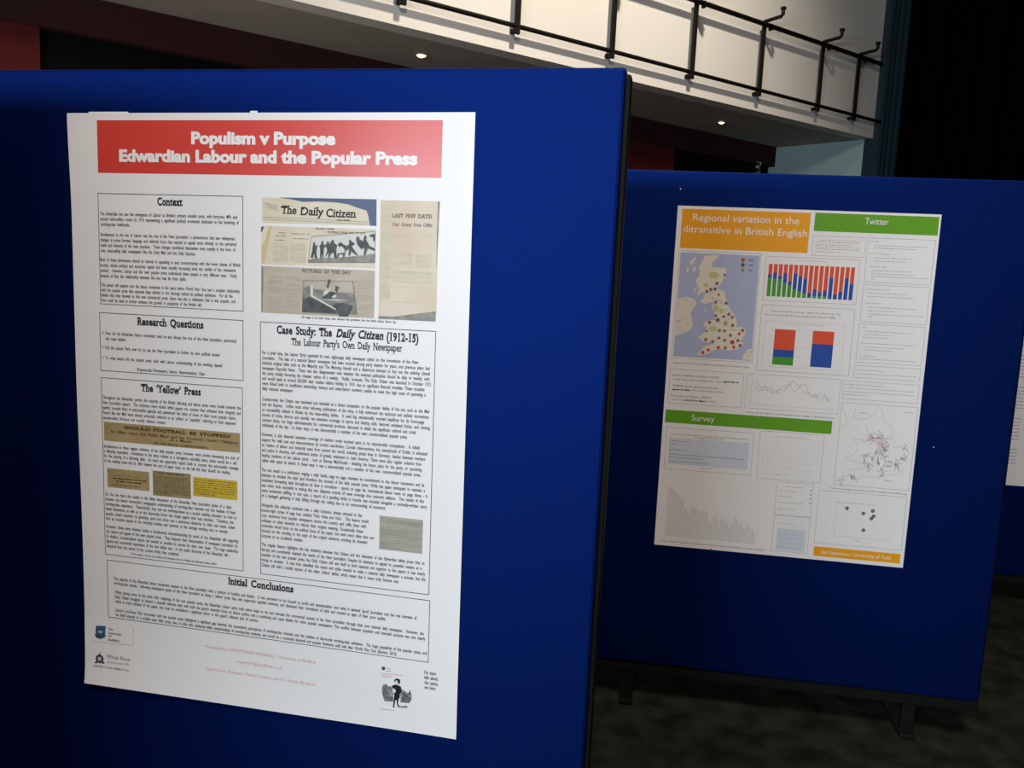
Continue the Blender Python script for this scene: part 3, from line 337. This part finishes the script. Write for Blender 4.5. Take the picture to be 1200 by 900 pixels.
# ------------------------------------------------------------------ display boards
def board(label, x, y, yaw, left, right, group='blue display boards standing in the hall'):
    t = thing('display_board', label, 'display board', (x, y, 0), yaw, group)
    ZT, ZB = EYE+.344, .170
    bm = bmesh.new(); bm_box(bm, left, right, 0.0, .035, ZB, ZT, .006); done(bm, 'fabric_panel', 'fabric', t)
    bm = bmesh.new()
    bm_box(bm, left-.014, left+.02, .012, .048, ZB-.044, ZT-.006, .010); bm_box(bm, right-.02, right+.009, .014, .048, ZB-.044, ZT-.006, .010)
    bm_box(bm, left-.01, right+.007, .010, .046, ZB-.044, ZB+.004, .004); bm_box(bm, left+.01, right-.01, .030, .046, ZT-.04, ZT-.008, .003)
    done(bm, 'frame', 'frame', t)
    for u in (left+.215, right-.215):
        bm = bmesh.new(); bm_box(bm, u-.022, u+.022, .014, .044, .02, ZB-.03, .004); lg = done(bm, 'leg', 'frame', t)
        bm = bmesh.new(); bm_box(bm, u-.025, u+.025, .0, .40, 0, .022, .006); done(bm, 'foot', 'frame', lg)
    return t
YAW1, YAW2 = -0.2203, -0.1579
POST1 = Vector((-.487, 1.689, EYE-.331)); POST2 = Vector((.949, 2.946, EYE-.366)); POST3 = Vector((2.51, 4.19, EYE-.36))
board('nearest blue fabric display board, carrying the red-headed white poster', POST1.x, POST1.y, YAW1, -.71, .672)
board('blue fabric display board in the middle, carrying the orange and green headed poster', POST2.x, POST2.y, YAW2, -.70, .712)
board('farthest blue fabric display board, only its edge showing at the right behind the middle board', POST3.x, POST3.y, -.15, -.70, .70)
board('blue fabric display board beside the photographer, left of the nearest board', POST1.x-1.44, POST1.y-1.25, -.24, -.70, .685)

# ------------------------------------------------------------------ printing on paper
W2, H2 = .4205, .5945
class Sheet:
    """paper pinned to a board; u, v in mm from its middle; the paper bends a little away from the board"""
    def __init__(s, root, bend): s.root, s.bend = root, bend
    def at(s, u, v, lift):
        u *= .001; v *= .001
        return Vector((u, -(.0014 + lift*.00022 + s.bend(u, v)), v + H2))
def finish(sh, name, me, m, parent): return link(name, me, m, parent or sh.root)
def rects(sh, name, rs, m, lift, parent=None, nu=0, nv=0):
    bm = bmesh.new()
    for (u0, v0, u1, v1) in rs:
        nu = max(1, int(abs(u1-u0)/22)); nv = max(1, int(abs(v1-v0)/22))
        g = [[bm.verts.new(sh.at(u0+(u1-u0)*i/nu, v0+(v1-v0)*j/nv, lift)) for i in range(nu+1)] for j in range(nv+1)]
        for j in range(nv):
            for i in range(nu): bm.faces.new((g[j][i], g[j][i+1], g[j+1][i+1], g[j+1][i]))
    me = bpy.data.meshes.new(name); bm.to_mesh(me); bm.free(); return finish(sh, name, me, m, parent)
def each(fn, sh, name, items, m, lift, parent):
    for it in items: fn(sh, name, [it], m, lift, parent)
def outline(sh, name, bx, m, lift, wd=1.1, parent=None, n=12):
    u0, v0, u1, v1 = bx; h = wd/2; bm = bmesh.new()
    def strip(a0, b0, a1, b1, k):
        g = [[bm.verts.new(sh.at(a0+(a1-a0)*(i/k if a1-a0 > b1-b0 else j), b0+(b1-b0)*(j if a1-a0 > b1-b0 else i/k), lift)) for i in range(k+1)] for j in range(2)]
        for i in range(k): bm.faces.new((g[0][i], g[0][i+1], g[1][i+1], g[1][i]))
    strip(u0-h, v0-h, u1+h, v0+h, n); strip(u0-h, v1-h, u1+h, v1+h, n); strip(u0-h, v0+h, u0+h, v1-h, n); strip(u1-h, v0+h, u1+h, v1-h, n)
    me = bpy.data.meshes.new(name); bm.to_mesh(me); bm.free(); return finish(sh, name, me, m, parent)
def polys(sh, name, ps, m, lift, parent=None):
    bm = bmesh.new()
    for p in ps:
        f = bm.faces.new([bm.verts.new(sh.at(u, v, lift)) for u, v in p]); f.normal_update()
    bmesh.ops.triangulate(bm, faces=bm.faces[:])
    for f in bm.faces:
        f.normal_update()
        if f.normal.y > 0: f.normal_flip()
    me = bpy.data.meshes.new(name); bm.to_mesh(me); bm.free(); return finish(sh, name, me, m, parent)
def strokes(sh, name, ls, m, lift, wd=.8, parent=None):
    ps = []
    for l in ls:
        for (a, b), (c, d) in zip(l, l[1:]):
            L = math.hypot(c-a, d-b) or 1; x, y = -(d-b)/L*wd/2, (c-a)/L*wd/2
            ps.append([(a+x, b+y), (a-x, b-y), (c-x, d-y), (c+x, d+y)])
    return polys(sh, name, ps, m, lift, parent)
def disc(u, v, r, n=14): return [(u+r*math.cos(2*math.pi*k/n), v+r*math.sin(2*math.pi*k/n)) for k in range(n)]
CAP = None
def glyphs(text, style):
    """outline of one line of lettering as a flat mesh, cap height about 1"""
    global CAP
    c = bpy.data.curves.new('t', 'FONT'); c.body = text; c.size = 1.0
    c.resolution_u = 2 if style in 'b' else 3; c.fill_mode = 'FRONT'
    c.offset = {'b': .022, 'm': .020, 'h': .042, 'hi': .040, 's': 0.0, 'x': .05, 'k': .018}[style]
    if style == 'hi': c.shear = .28
    if style == 'k': c.shear = .06
    if style[0] == 'h': c.space_character = 1.07
    c.space_word = {'b': 2.0, 'm': 1.7, 'h': 1.5, 'hi': 1.4}.get(style, 1.0)
    o = bpy.data.objects.new('t', c); COL.objects.link(o)
    me = bpy.data.meshes.new_from_object(o.evaluated_get(bpy.context.evaluated_depsgraph_get()))
    bpy.data.objects.remove(o, do_unlink=True); bpy.data.curves.remove(c)
    return me
def text(sh, name, lines, m, lift, parent=None):
    bm = bmesh.new()
    for (tx, u0, u1, v, cap, style) in lines:
        me = glyphs(tx, style)
        xs = [q.co.x for q in me.vertices]
        if not xs: continue
        x0, x1 = min(xs), max(xs); sx = (u1-u0)/(x1-x0); sy = cap/.70
        base = len(bm.verts); vs = [bm.verts.new(sh.at(u0+(q.co.x-x0)*sx, v+q.co.y*sy, lift)) for q in me.vertices]
        for p in me.polygons:
            try: bm.faces.new([vs[i] for i in p.vertices])
            except ValueError: pass
        if style in ('h', 'hi', 'm', 'k'):                # slab serifs: widen the flat ends of the stems
            cnt = {}
            for p in me.polygons:
                for k in p.edge_keys: cnt[k] = cnt.get(k, 0)+1
            ext, th = ((.07, .085) if style[0] == 'h' else (.06, .065))
            if style == 'k': ext, th = .07, .09
            wx = ext/max(sx/sy, .35)
            for (i, j), n in cnt.items():
                a, b = me.vertices[i].co, me.vertices[j].co
                if n != 1 or abs(a.y-b.y) > .004 or not (.03 < abs(a.x-b.x) < .26): continue
                y = a.y; low = y < .08; lo_, hi_ = min(a.x, b.x), max(a.x, b.x)
                if not (abs(y) < .06 or .42 < y < .6 or .62 < y < .85 or -.35 < y < -.12): continue
                top = y > .3
                xa, xb = lo_-wx, (hi_+wx if not (top and .42 < y < .6) else hi_)
                ya, yb = (y-th, y) if top else (y, y+th)
                q = [(xa, ya), (xb, ya), (xb, yb), (xa, yb)]
                bm.faces.new([bm.verts.new(sh.at(u0+(x-x0)*sx, v+yy*sy, lift+.02)) for x, yy in q])
        bpy.data.meshes.remove(me)
    for f in bm.faces:
        f.normal_update()
        if f.normal.y > 0: f.normal_flip()
    me = bpy.data.meshes.new(name); bm.to_mesh(me); bm.free(); return finish(sh, name, me, m, parent)
def greek(sh, name, rows, m, lift, parent=None, hh=None):
    """print too fine to read in the photograph: word-length dashes"""
    rs = []
    for ((u0, v), u1, h) in rows:
        u = u0; h = hh or h
        while u < u1-2:
            L = min(random.uniform(5, 19), u1-u); rs.append((u, v-h*.35, u+L, v+h*.35)); u += L+random.uniform(2.2, 3.4)
    return rects(sh, name, rs, m, lift, parent)
def paper(sh, m, nu=48, nv=68, edge=None):
    bm = bmesh.new(); sides = []
    for th in (0, 1):
        g = []
        for j in range(nv+1):
            row = []
            for i in range(nu+1):
                u = -W2+2*W2*i/nu; v = -H2+2*H2*j/nv
                if edge: u += edge(u, v)
                p = sh.at(u*1000, v*1000, 0)
                if th: p.y += .00035
                row.append(bm.verts.new(p))
            g.append(row)
        for j in range(nv):
            for i in range(nu):
                f = (g[j][i], g[j][i+1], g[j+1][i+1], g[j+1][i]); bm.faces.new(f if not th else f[::-1])
        sides.append(g)
    a, b = sides
    for i in range(nu): bm.faces.new((a[0][i], b[0][i], b[0][i+1], a[0][i+1])); bm.faces.new((a[nv][i], a[nv][i+1], b[nv][i+1], b[nv][i]))
    for j in range(nv): bm.faces.new((a[j][0], a[j+1][0], b[j+1][0], b[j][0])); bm.faces.new((a[j][nu], b[j][nu], b[j+1][nu], a[j+1][nu]))
    bm.normal_update()
    for e in bm.edges:
        if len(e.link_faces) == 2 and e.calc_face_angle(0) > .6: e.smooth = False
    me = bpy.data.meshes.new('paper_sheet'); bm.to_mesh(me); bm.free()
    for p in me.polygons: p.use_smooth = True
    return link('paper_sheet', me, m, sh.root)
def sm(x): x = max(0, min(1, x)); return x*x*(3-2*x)

# ---- poster one: red banner
A = LAYOUT['P1']
root = thing('poster', 'large white poster with red title banner, hung on the nearest blue board', 'poster', (POST1.x, POST1.y, POST1.z-H2), YAW1)
root.rotation_euler = (0, -0.0089, YAW1)
def bend1(u, v):
    d = .0015*(.5+.5*math.sin(7*u+3*v))*sm((H2-abs(v))/.1)
    t = max(0, (-.475 - .16*(u+.02) - v)/.12)                               # the foot of the sheet curls forward
    d += .006*t*t*(1-sm((u-.05)/.35))
    return d
s1 = Sheet(root, bend1)
paper(s1, 'paper', edge=lambda u, v: (.0045*sm((H2-v)/.2) + .005*sm((.1-v)/.4) + .004*sm((-.45-v)/.14))*sm((-u-.25)/.17))
rects(s1, 'title_banner', [A['banner']], 'red', 1, nu=16, nv=4)
ban = [o for o in root.children if o.name.startswith('title_banner')][0]
text(s1, 'title_text', A['title'], 'white', 2, ban)
rects(s1, 'tape_strip', [(-371, 590, -282, 597)], 'white', -3); rects(s1, 'tape_strip', [(-20, 591, -5, 598)], 'white', -3)
for k in ('context', 'research', 'yellow', 'case', 'concl'):
    bx = outline(s1, 'text_box', A['boxes'][k], 'ink_line', 1, 1.35, n=24)
    text(s1, 'heading', A['heads'][k], 'ink', 1, bx); text(s1, 'body_text', A['body'][k], 'ink_soft', 1, bx)
# clippings in the yellow press box
c = rects(s1, 'newspaper_clipping', [A['clips']['football']], 'clip_tan', 1.2); text(s1, 'clipping_text', A['football_text'], 'brown_ink', 2, c)
f = A['clips']['football']; strokes(s1, 'crease', [[(f[2]-58, f[1]+23), (f[2]-28, f[1]+19), (f[2], f[1]+12)]], 'brown_ink', 2, .7, c)
def fine_rows(bx, n, h, m0=3, last=.5):
    u0, v0, u1, v1 = bx; st = (v1-v0-2*m0)/n
    return [((u0+m0, v1-m0-st*(i+.5)), (u1-m0 if i < n-1 else u0+(u1-u0)*last), h) for i in range(n)]
c = rects(s1, 'newspaper_clipping', [A['clips']['left']], 'clip_tan', 1.2); q = A['clips']['left']
greek(s1, 'clipping_text', [((q[0]+13, q[3]-20), q[2]-6, 3.2), ((q[0]+20, q[3]-26), q[2]-14, 3.2), ((q[0]+8, q[3]-34), q[2]-20, 1.6), ((q[0]+8, q[3]-14), q[2]-4, .7)], 'brown_ink', 2, c)
c = rects(s1, 'newspaper_clipping', [A['clips']['mid']], 'clip_brown', 1.2); q = A['clips']['mid']
greek(s1, 'clipping_text', [((q[0]+12, q[3]-4), q[2]-12, 2.6)] + fine_rows((q[0], q[1], q[2], q[3]-6), 14, 1.0), 'brown_ink', 2, c)
c = rects(s1, 'newspaper_clipping', [A['clips']['right']], 'clip_yellow', 1.2)
greek(s1, 'clipping_text', fine_rows(A['clips']['right'], 7, 1.5), 'brown_ink', 2, c)
# photographs of the newspaper
P = A['photos']
c = rects(s1, 'newspaper_photo', [P['masthead']], 'news', 1.2); polys(s1, 'backdrop', [A['masthead']['navy']], 'navy', 2, c)
text(s1, 'masthead_text', A['masthead']['text'], 'ink_soft', 3, c); text(s1, 'dateline_text', A['masthead']['sub'], 'news_ink', 3, c)
strokes(s1, 'rule', A['masthead']['lines'] + A['masthead']['ear'], 'news_ink', 3, .5, c)
c = rects(s1, 'newspaper_photo', [P['match']], 'news', 1.2); polys(s1, 'backdrop', [A['match']['corner']], 'navy', 2, c); q = P['match']
polys(s1, 'page_edge', [[(q[0]+16, q[3]), (q[0]+7, q[3]-30), (q[0], q[1]+34), (q[0], q[1]+2), (q[0]+6, q[1]+2), (q[0]+14, q[3]-36), (q[0]+22, q[3])]], 'news_edge', 2, c)
each(rects, s1, 'news_column', [(q[0]+24, q[1]+5, q[0]+56, q[3]-31), (q[0]+60, q[1]+5, q[0]+92, q[3]-31)], 'column_pale', 2, c)
greek(s1, 'headline_text', [((q[0]+36, q[3]-12), q[0]+52, 1.5), ((q[0]+30, q[3]-18), q[0]+54, 1.5), ((q[0]+62, q[3]-13), q[0]+100, 1.4), ((q[0]+66, q[3]-22), q[0]+98, 1.3), ((q[0]+28, q[3]-26), q[0]+52, 1)], 'news_ink', 3, c)
text(s1, 'headline_text', A['match']['text'], 'news_ink', 3, c)
polys(s1, 'match_picture', [A['match']['frame']], 'photo_white', 2, c); polys(s1, 'pitch', [A['match']['ground']], 'photo_mid', 3, c)
each(polys, s1, 'player_figure', A['match']['figs'], 'photo_dark', 4, c); fr = A['match']['frame']; strokes(s1, 'picture_border', [fr + fr[:1]], 'news_ink', 4, .8, c)
c = rects(s1, 'newspaper_photo', [P['pictures']], 'news_grey', 1.2); q = P['pictures']; G = A['pictures']
text(s1, 'headline_text', G['text'], 'news_ink', 2, c)
each(rects, s1, 'news_column', [(q[0]+14, q[1]+4, q[0]+46, q[3]-18), (q[0]+50, q[1]+4, q[0]+82, q[3]-18), (q[2]-44, q[1]+6, q[2]-4, q[3]-20)], 'column', 2, c)
polys(s1, 'page_edge', [[(q[0], q[3]), (q[0]+3, q[3]), (q[0]+5, q[3]-14), (q[0]+2, q[1]), (q[0], q[1])]], 'photo_mid', 2, c)
ph = polys(s1, 'field_picture', [G['photo']], 'photo_mid', 3, c); polys(s1, 'sky', [G['sky']], 'photo_pale', 4, c); polys(s1, 'hedge', [G['hedge']], 'photo_mid', 5, c)
polys(s1, 'grass', [G['grass']], 'photo_dark', 5, c); polys(s1, 'goal_post', [G['post']], 'photo_white', 7, c)
each(polys, s1, 'player_figure', G['figure'], 'photo_dark', 6, c); each(polys, s1, 'jersey', G['jersey'], 'photo_white', 7, c)
strokes(s1, 'picture_border', [G['photo'] + G['photo'][:1]], 'news_ink', 8, .7, c)
c = rects(s1, 'newspaper_photo', [P['page']], 'news_pink', 1.2); q = P['page']; G = A['page']
each(polys, s1, 'backdrop', G['navy'], 'photo_mid', 2, c); text(s1, 'headline_text', G['text'], 'news_ink', 2, c)
each(rects, s1, 'news_column', G['cols'], 'column_pale', 2, c); each(rects, s1, 'news_column', [(q[0]+3, q[1]+36, q[0]+22, q[3]-8)], 'column_pale', 2, c)
c = rects(s1, 'newspaper_photo', [P['feature']], 'feature', 1.2); greek(s1, 'clipping_text', fine_rows(P['feature'], 12, .8), 'news_ink', 2, c)
text(s1, 'caption_text', A['caption'], 'ink_soft', 1)
text(s1, 'credit_text', A['footer'], 'pink', 1)
# crests at the foot
cr = polys(s1, 'university_crest', [A['shield'][1]], 'crest_blue', 1); polys(s1, 'scroll', [A['shield'][2]], 'rose_navy', 2, cr); polys(s1, 'book', [A['shield'][3]], 'crest_pale', 3, cr)
strokes(s1, 'crest_border', A['shield_lines'], 'pale', 1, 1.2, cr); text(s1, 'crest_text', A['shield_text'], 'ink_soft', 1, cr)
ru, rv = A['rose'][0]; ro = polys(s1, 'rose_emblem', [disc(ru, rv, 9.5, 24)] + A['rose'][1:], 'rose_navy', 1)
each(polys, s1, 'rose_petal', [disc(ru+2.7*math.cos(t), rv+2.7*math.sin(t), 1.8) for t in (1.57, 2.83, 4.08, 5.34, 6.6)], 'white', 2, ro); polys(s1, 'rose_centre', [disc(ru, rv, 1.8)], 'rose_navy', 3, ro)
text(s1, 'emblem_text', A['rose_text'], 'ink_line', 1, ro)
G = A['eng']; en = polys(s1, 'engraving', G['crowd'], 'engraving', 1); each(polys, s1, 'crowd', G['dark'], 'engraving_dark', 2, en)
polys(s1, 'newsboy_figure', G['boy'], 'ink', 3, en); polys(s1, 'face', [G['face']], 'photo_white', 4, en); polys(s1, 'newspaper_bundle', [G['bundle']], 'photo_white', 4, en)
polys(s1, 'small_crest', [G['shield']], 'rose_navy', 1, en); strokes(s1, 'crest_text', G['lines'], 'grey', 1, 1.2, en); strokes(s1, 'pink_text', G['pink'], 'pink', 1, 1.0, en); strokes(s1, 'imprint_line', [G['base']], 'grey', 1, 1, en)
text(s1, 'info_text', A['info'], 'ink_soft', 1)

# ---- poster two: orange and green headings
B = LAYOUT['P2']
root = thing('poster', 'white research poster with orange and green headings, hung on the middle blue board', 'poster', (POST2.x, POST2.y, POST2.z-H2), YAW2)
def bend2(u, v): return .001*(.5+.5*math.sin(6*u+4*v))
s2 = Sheet(root, bend2)
paper(s2, 'paper2', 24, 34)
c = rects(s2, 'title_banner', [B['banner']], 'orange', 1, nu=8, nv=3); text(s2, 'title_text', B['title'], 'white', 2, c)
for k in ('Twitter', 'Survey'):
    c = rects(s2, 'heading_banner', [B['green'][k][0]], 'green', 1, nu=8, nv=2); text(s2, 'heading', B['green'][k][1], 'white', 2, c)
c = rects(s2, 'name_banner', [B['york'][0]], 'orange', 1, nu=8, nv=2); text(s2, 'name_text', B['york'][1], 'white', 2, c)
c = outline(s2, 'map_panel', B['map_box'], 'grey', 1, 1.2)
rects(s2, 'sea', [B['map_sea']], 'sea', 1, c, 6, 8); each(polys, s2, 'land', B['land'], 'land', 2, c); each(polys, s2, 'upland', B['hills'], 'hill', 3, c)
for kk in 'ogmr': each(polys, s2, 'map_marker', [disc(p[0], p[1], r) for p, r, q in B['dots'] + B['legend'] if q == kk], 'dot_'+kk, 5 if kk == 'r' else 4, c)
each(polys, s2, 'marker_centre', [disc(p[0]+.5, p[1]-.3, r*.42, 8) for p, r, q in B['dots'] if q in 'mg'], 'dot_o', 5, c)
text(s2, 'legend_text', B['legend_text'], 'ink_soft', 3, c); strokes(s2, 'place_names', B['map_words'], 'grey', 4, 1.6, c); text(s2, 'caption_text', B['map_caption'], 'ink_line', 1, c)
c = outline(s2, 'bar_chart', B['bar_box'], 'grey', 1, 1.0); u0, v0, u1, v1 = B['bars']; nb = len(B['bar_fr']); pitch = (u1-u0-12.2)/(nb-1); H = v1-v0
rr, bb, gg = [], [], []
for i, (fa, fb) in enumerate(B['bar_fr']):
    x = u0+pitch*i; rr.append((x, v1-fa*H, x+12.2, v1)); bb.append((x, v1-fb*H, x+12.2, v1-fa*H))
    if fb < 1: gg.append((x, v0, x+12.2, v1-fb*H))
each(rects, s2, 'red_bar', rr, 'bar_red', 1, c); each(rects, s2, 'blue_bar', bb, 'bar_blue', 1, c); each(rects, s2, 'green_bar', gg, 'bar_green', 1, c); text(s2, 'chart_title', B['bar_title'], 'grey', 1, c)
c = outline(s2, 'bar_chart', B['pair_box'], 'grey', 1, 1.2); outline(s2, 'chart_border', B['pair_inner'], 'pale', 1, .8, c)
text(s2, 'quote_text', B['pair_text'], 'ink_line', 1, c); text(s2, 'chart_title', B['pair_title'], 'grey', 1, c)
(p0, q0, p1, q1), (r0, t0, r1, t1) = B['pair_bars']
y1 = q1-(q1-q0)*.57; y2 = q1-(q1-q0)*.775; y3 = t1-(t1-t0)*.36
each(rects, s2, 'red_bar', [(p0, y1, p1, q1), (r0, y3, r1, t1)], 'bar_red', 1, c); each(rects, s2, 'blue_bar', [(p0, y2, p1, y1), (r0, t0, r1, y3)], 'bar_blue', 1, c); each(rects, s2, 'green_bar', [(p0, q0, p1, y2)], 'bar_green', 1, c)
strokes(s2, 'gridlines', [[(B['pair_inner'][0]+22, q0+(q1-q0)*k/4), (p0-3, q0+(q1-q0)*k/4)] for k in range(5)] + [[(p1+3, q0+(q1-q0)*k/4), (r0-3, q0+(q1-q0)*k/4)] for k in range(5)], 'pale', 1, .5, c)
c = outline(s2, 'text_panel', B['goal_box'], 'grey', 1, 1.1); text(s2, 'example_text', B['goal_text'], 'ink_line', 1, c)
c = outline(s2, 'line_chart', B['ngram_box'], 'grey', 1, 1.0); u0, v0, u1, v1 = B['ngram_box']; ls = []
for base, amp in ((.70, .15), (.62, .13)):
    y = base; l = []
    for k in range(90):
        t = k/89; y += random.uniform(-1, 1)*amp*.55 + (base - .25*max(0, t-.4) - .12*math.sin(t*9) - y)*.25; l.append((u0+26+(u1-u0-56)*t, v0+(v1-v0)*y))
    ls.append(l)
strokes(s2, 'plot_lines', ls, 'grey', 1, .8, c); strokes(s2, 'axes', [[(u0+18, v0+14), (u1-12, v0+14)], [(u0+18, v0+14), (u0+18, v1-8)]] + [[(u0+6, v0+14+k*17), (u0+15, v0+14+k*17)] for k in range(7)], 'pale', 1, .9, c)
text(s2, 'caption_text', B['ngram_caption'], 'ink_line', 1, c)
for bx, gr in zip(B['text_boxes'], B['greek']):
    c = outline(s2, 'text_panel', bx, 'grey', 1, 1.0); greek(s2, 'fine_print', gr, 'grey', 1, c, 2.0)
c = outline(s2, 'survey_map', B['sed_box'], 'grey', 1, 1.0); polys(s2, 'shaded_area', [B['sed_pink']], 'fill_pink', 1, c); strokes(s2, 'coastline', B['sed_lines'], 'pale', 2, 1.0, c)
ls = []
for (x, y) in B['sed_scrib']:
    for k in range(3):
        a = random.uniform(0, 6.28); l = [(x+random.uniform(-3, 3), y+random.uniform(-3, 3))]
        for j in range(random.randint(3, 6)): a += random.uniform(-1.6, 1.6); l.append((l[-1][0]+4.2*math.cos(a), l[-1][1]+4.2*math.sin(a)))
        ls.append(l)
strokes(s2, 'boundary_lines', ls, 'ink_line', 3, .95, c)
each(polys, s2, 'map_marker', [disc(x+random.uniform(-8, 8), y+random.uniform(-8, 8), 1.1, 6) for (x, y) in B['sed_scrib'][:14] for k in range(2)], 'dot_r', 4, c)
greek(s2, 'fine_print', B['sed_words'], 'grey', 2, c); text(s2, 'caption_text', B['sed_caption'], 'ink_line', 1, c)
c = outline(s2, 'scatter_chart', B['scatter_box'], 'grey', 1, 1.0); u0, v0, u1, v1 = B['scatter_box']
each(polys, s2, 'plot_point', [disc(u, v, 6.2, 16) for u, v in B['scatter_dots']], 'dot_g', 1, c); each(polys, s2, 'point_centre', [disc(u, v, 2.5, 8) for u, v in B['scatter_dots']], 'grey', 2, c)
strokes(s2, 'axes', [[(u0+62, v0+30), (u1-30, v0+30)], [(u0+62, v0+30), (u0+62, v1-34)], [(u0+34, v0+70), (u0+34, v0+92)]], 'pale', 1, .8, c); [greek(s2, 'fine_print', [q], 'grey', 1, c, 1.8) for q in B['scatter_words']]
c = outline(s2, 'form_panel', B['form_box'], 'grey', 1, 1.1); rects(s2, 'form_field', [B['form_fill']], 'fill_blue', 1, c, 4, 3); greek(s2, 'fine_print', B['form_words'], 'ink_line', 2, c, 1.9)
c = outline(s2, 'survey_chart', B['hist_box'], 'grey', 1, 1.0); u0, v0, u1, v1 = B['hist_box']
strokes(s2, 'gridlines', [[(u0+18+(u1-u0-32)*k/14, v0+18), (u0+18+(u1-u0-32)*k/14, v0+18+(v1-v0-40)*random.uniform(.6, 1))] for k in range(15)] + [[(u0+14, v0+18+(v1-v0-40)*k/6), (u1-12, v0+18+(v1-v0-40)*k/6)] for k in range(7)], 'paper_line', 1, .8, c); greek(s2, 'fine_print', B['hist_words'], 'grey', 1, c, 1.6)
c = outline(s2, 'table_panel', B['table1'], 'grey', 1, 1.0); greek(s2, 'fine_print', B['table_words'][:5], 'grey', 1, c, 2.0)
u0, v0, u1, v1 = B['table1']; strokes(s2, 'number_column', [[(u1-10, v1-22-k*15), (u1-4, v1-22-k*15)] for k in range(4)], 'grey', 1, 4, c)
c = outline(s2, 'table_panel', B['table2'], 'grey', 1, 1.0); rects(s2, 'table_fill', [B['table2_fill']], 'fill_blue', 1, c, 2, 3); greek(s2, 'fine_print', B['table_words'][5:], 'pale', 2, c, 1.8)
u0, v0, u1, v1 = B['accept']; hs = [.95, .97, .93, .90, .86, .84, .80, .74, .70, .52, .58, .50, .44, .56, .60, .58, .54, .55, .52, .50, .57, .55, .49, .34, .30, .35, .46, .50, .40, .36, .38, .42, .40, .38, .34, .28, .30, .36, .48, .43, .34, .38, .30, .26, .28, .34, .30, .24, .26, .18]
pw = (u1-u0-20)/len(hs)
c = rects(s2, 'acceptance_chart', [(u0+12+pw*k, v0+10, u0+12+pw*k+pw*.5, v0+10+h*(v1-v0-18)) for k, h in enumerate(hs)], 'bar_pale', 1); strokes(s2, 'error_bars', [[(u0+12+pw*(k+.25), v0+10+h*(v1-v0-18)-15), (u0+12+pw*(k+.25), v0+10+h*(v1-v0-18)+9)] for k, h in enumerate(hs)], 'pale', 2, .9, c)
strokes(s2, 'axes', [[(u0+8, v0+10), (u1-4, v0+10)], [(u0+8, v0+10), (u0+8, v1-6)]], 'pale', 1, .9, c); text(s2, 'caption_text', B['accept_caption'], 'ink_line', 1, c)

# ---- poster three, only its edge shows
root = thing('poster', 'white poster on the farthest board, only its left edge showing beyond the middle board', 'poster', (POST3.x, POST3.y, POST3.z-H2), -.15)
s3 = Sheet(root, lambda u, v: .0005)
paper(s3, 'paper2', 8, 12)
greek(s3, 'fine_print', [((-400, 520-k*17), (-30 if k % 9 else -200), 5) for k in range(60) if k % 9 != 8] + [((20, 520-k*17), (395 if k % 7 else 200), 5) for k in range(60) if k % 7 != 6], 'grey', 1)
# ---- white specks: pins left in the middle board
def pin(u, v, label, r=.0035):
    R = Vector((math.cos(YAW2), math.sin(YAW2), 0)); p = POST2 + R*u*.001 + Vector((0, 0, v*.001))
    t = thing('drawing_pin', label, 'pin', p, YAW2)
    bm = bmesh.new(); bmesh.ops.create_uvsphere(bm, u_segments=12, v_segments=8, radius=r)
    for q in bm.verts: q.co.y = q.co.y*.55 - r*.3
    done(bm, 'pin_head', 'steel', t, True)
    bm = bmesh.new(); bm_tube(bm, [(0, 0, 0), (0, .008, 0)], .0006, 6); done(bm, 'pin_shaft', 'steel', t)
pin(-416, 649, 'small pale pin at the top left of the middle board, above the orange title')
pin(476, -170, 'small pale pin in the bare blue fabric right of the orange and green headed poster', .003)
pin(-222, -592, 'small shiny pin at the bottom edge of the orange and green headed poster', .0045)
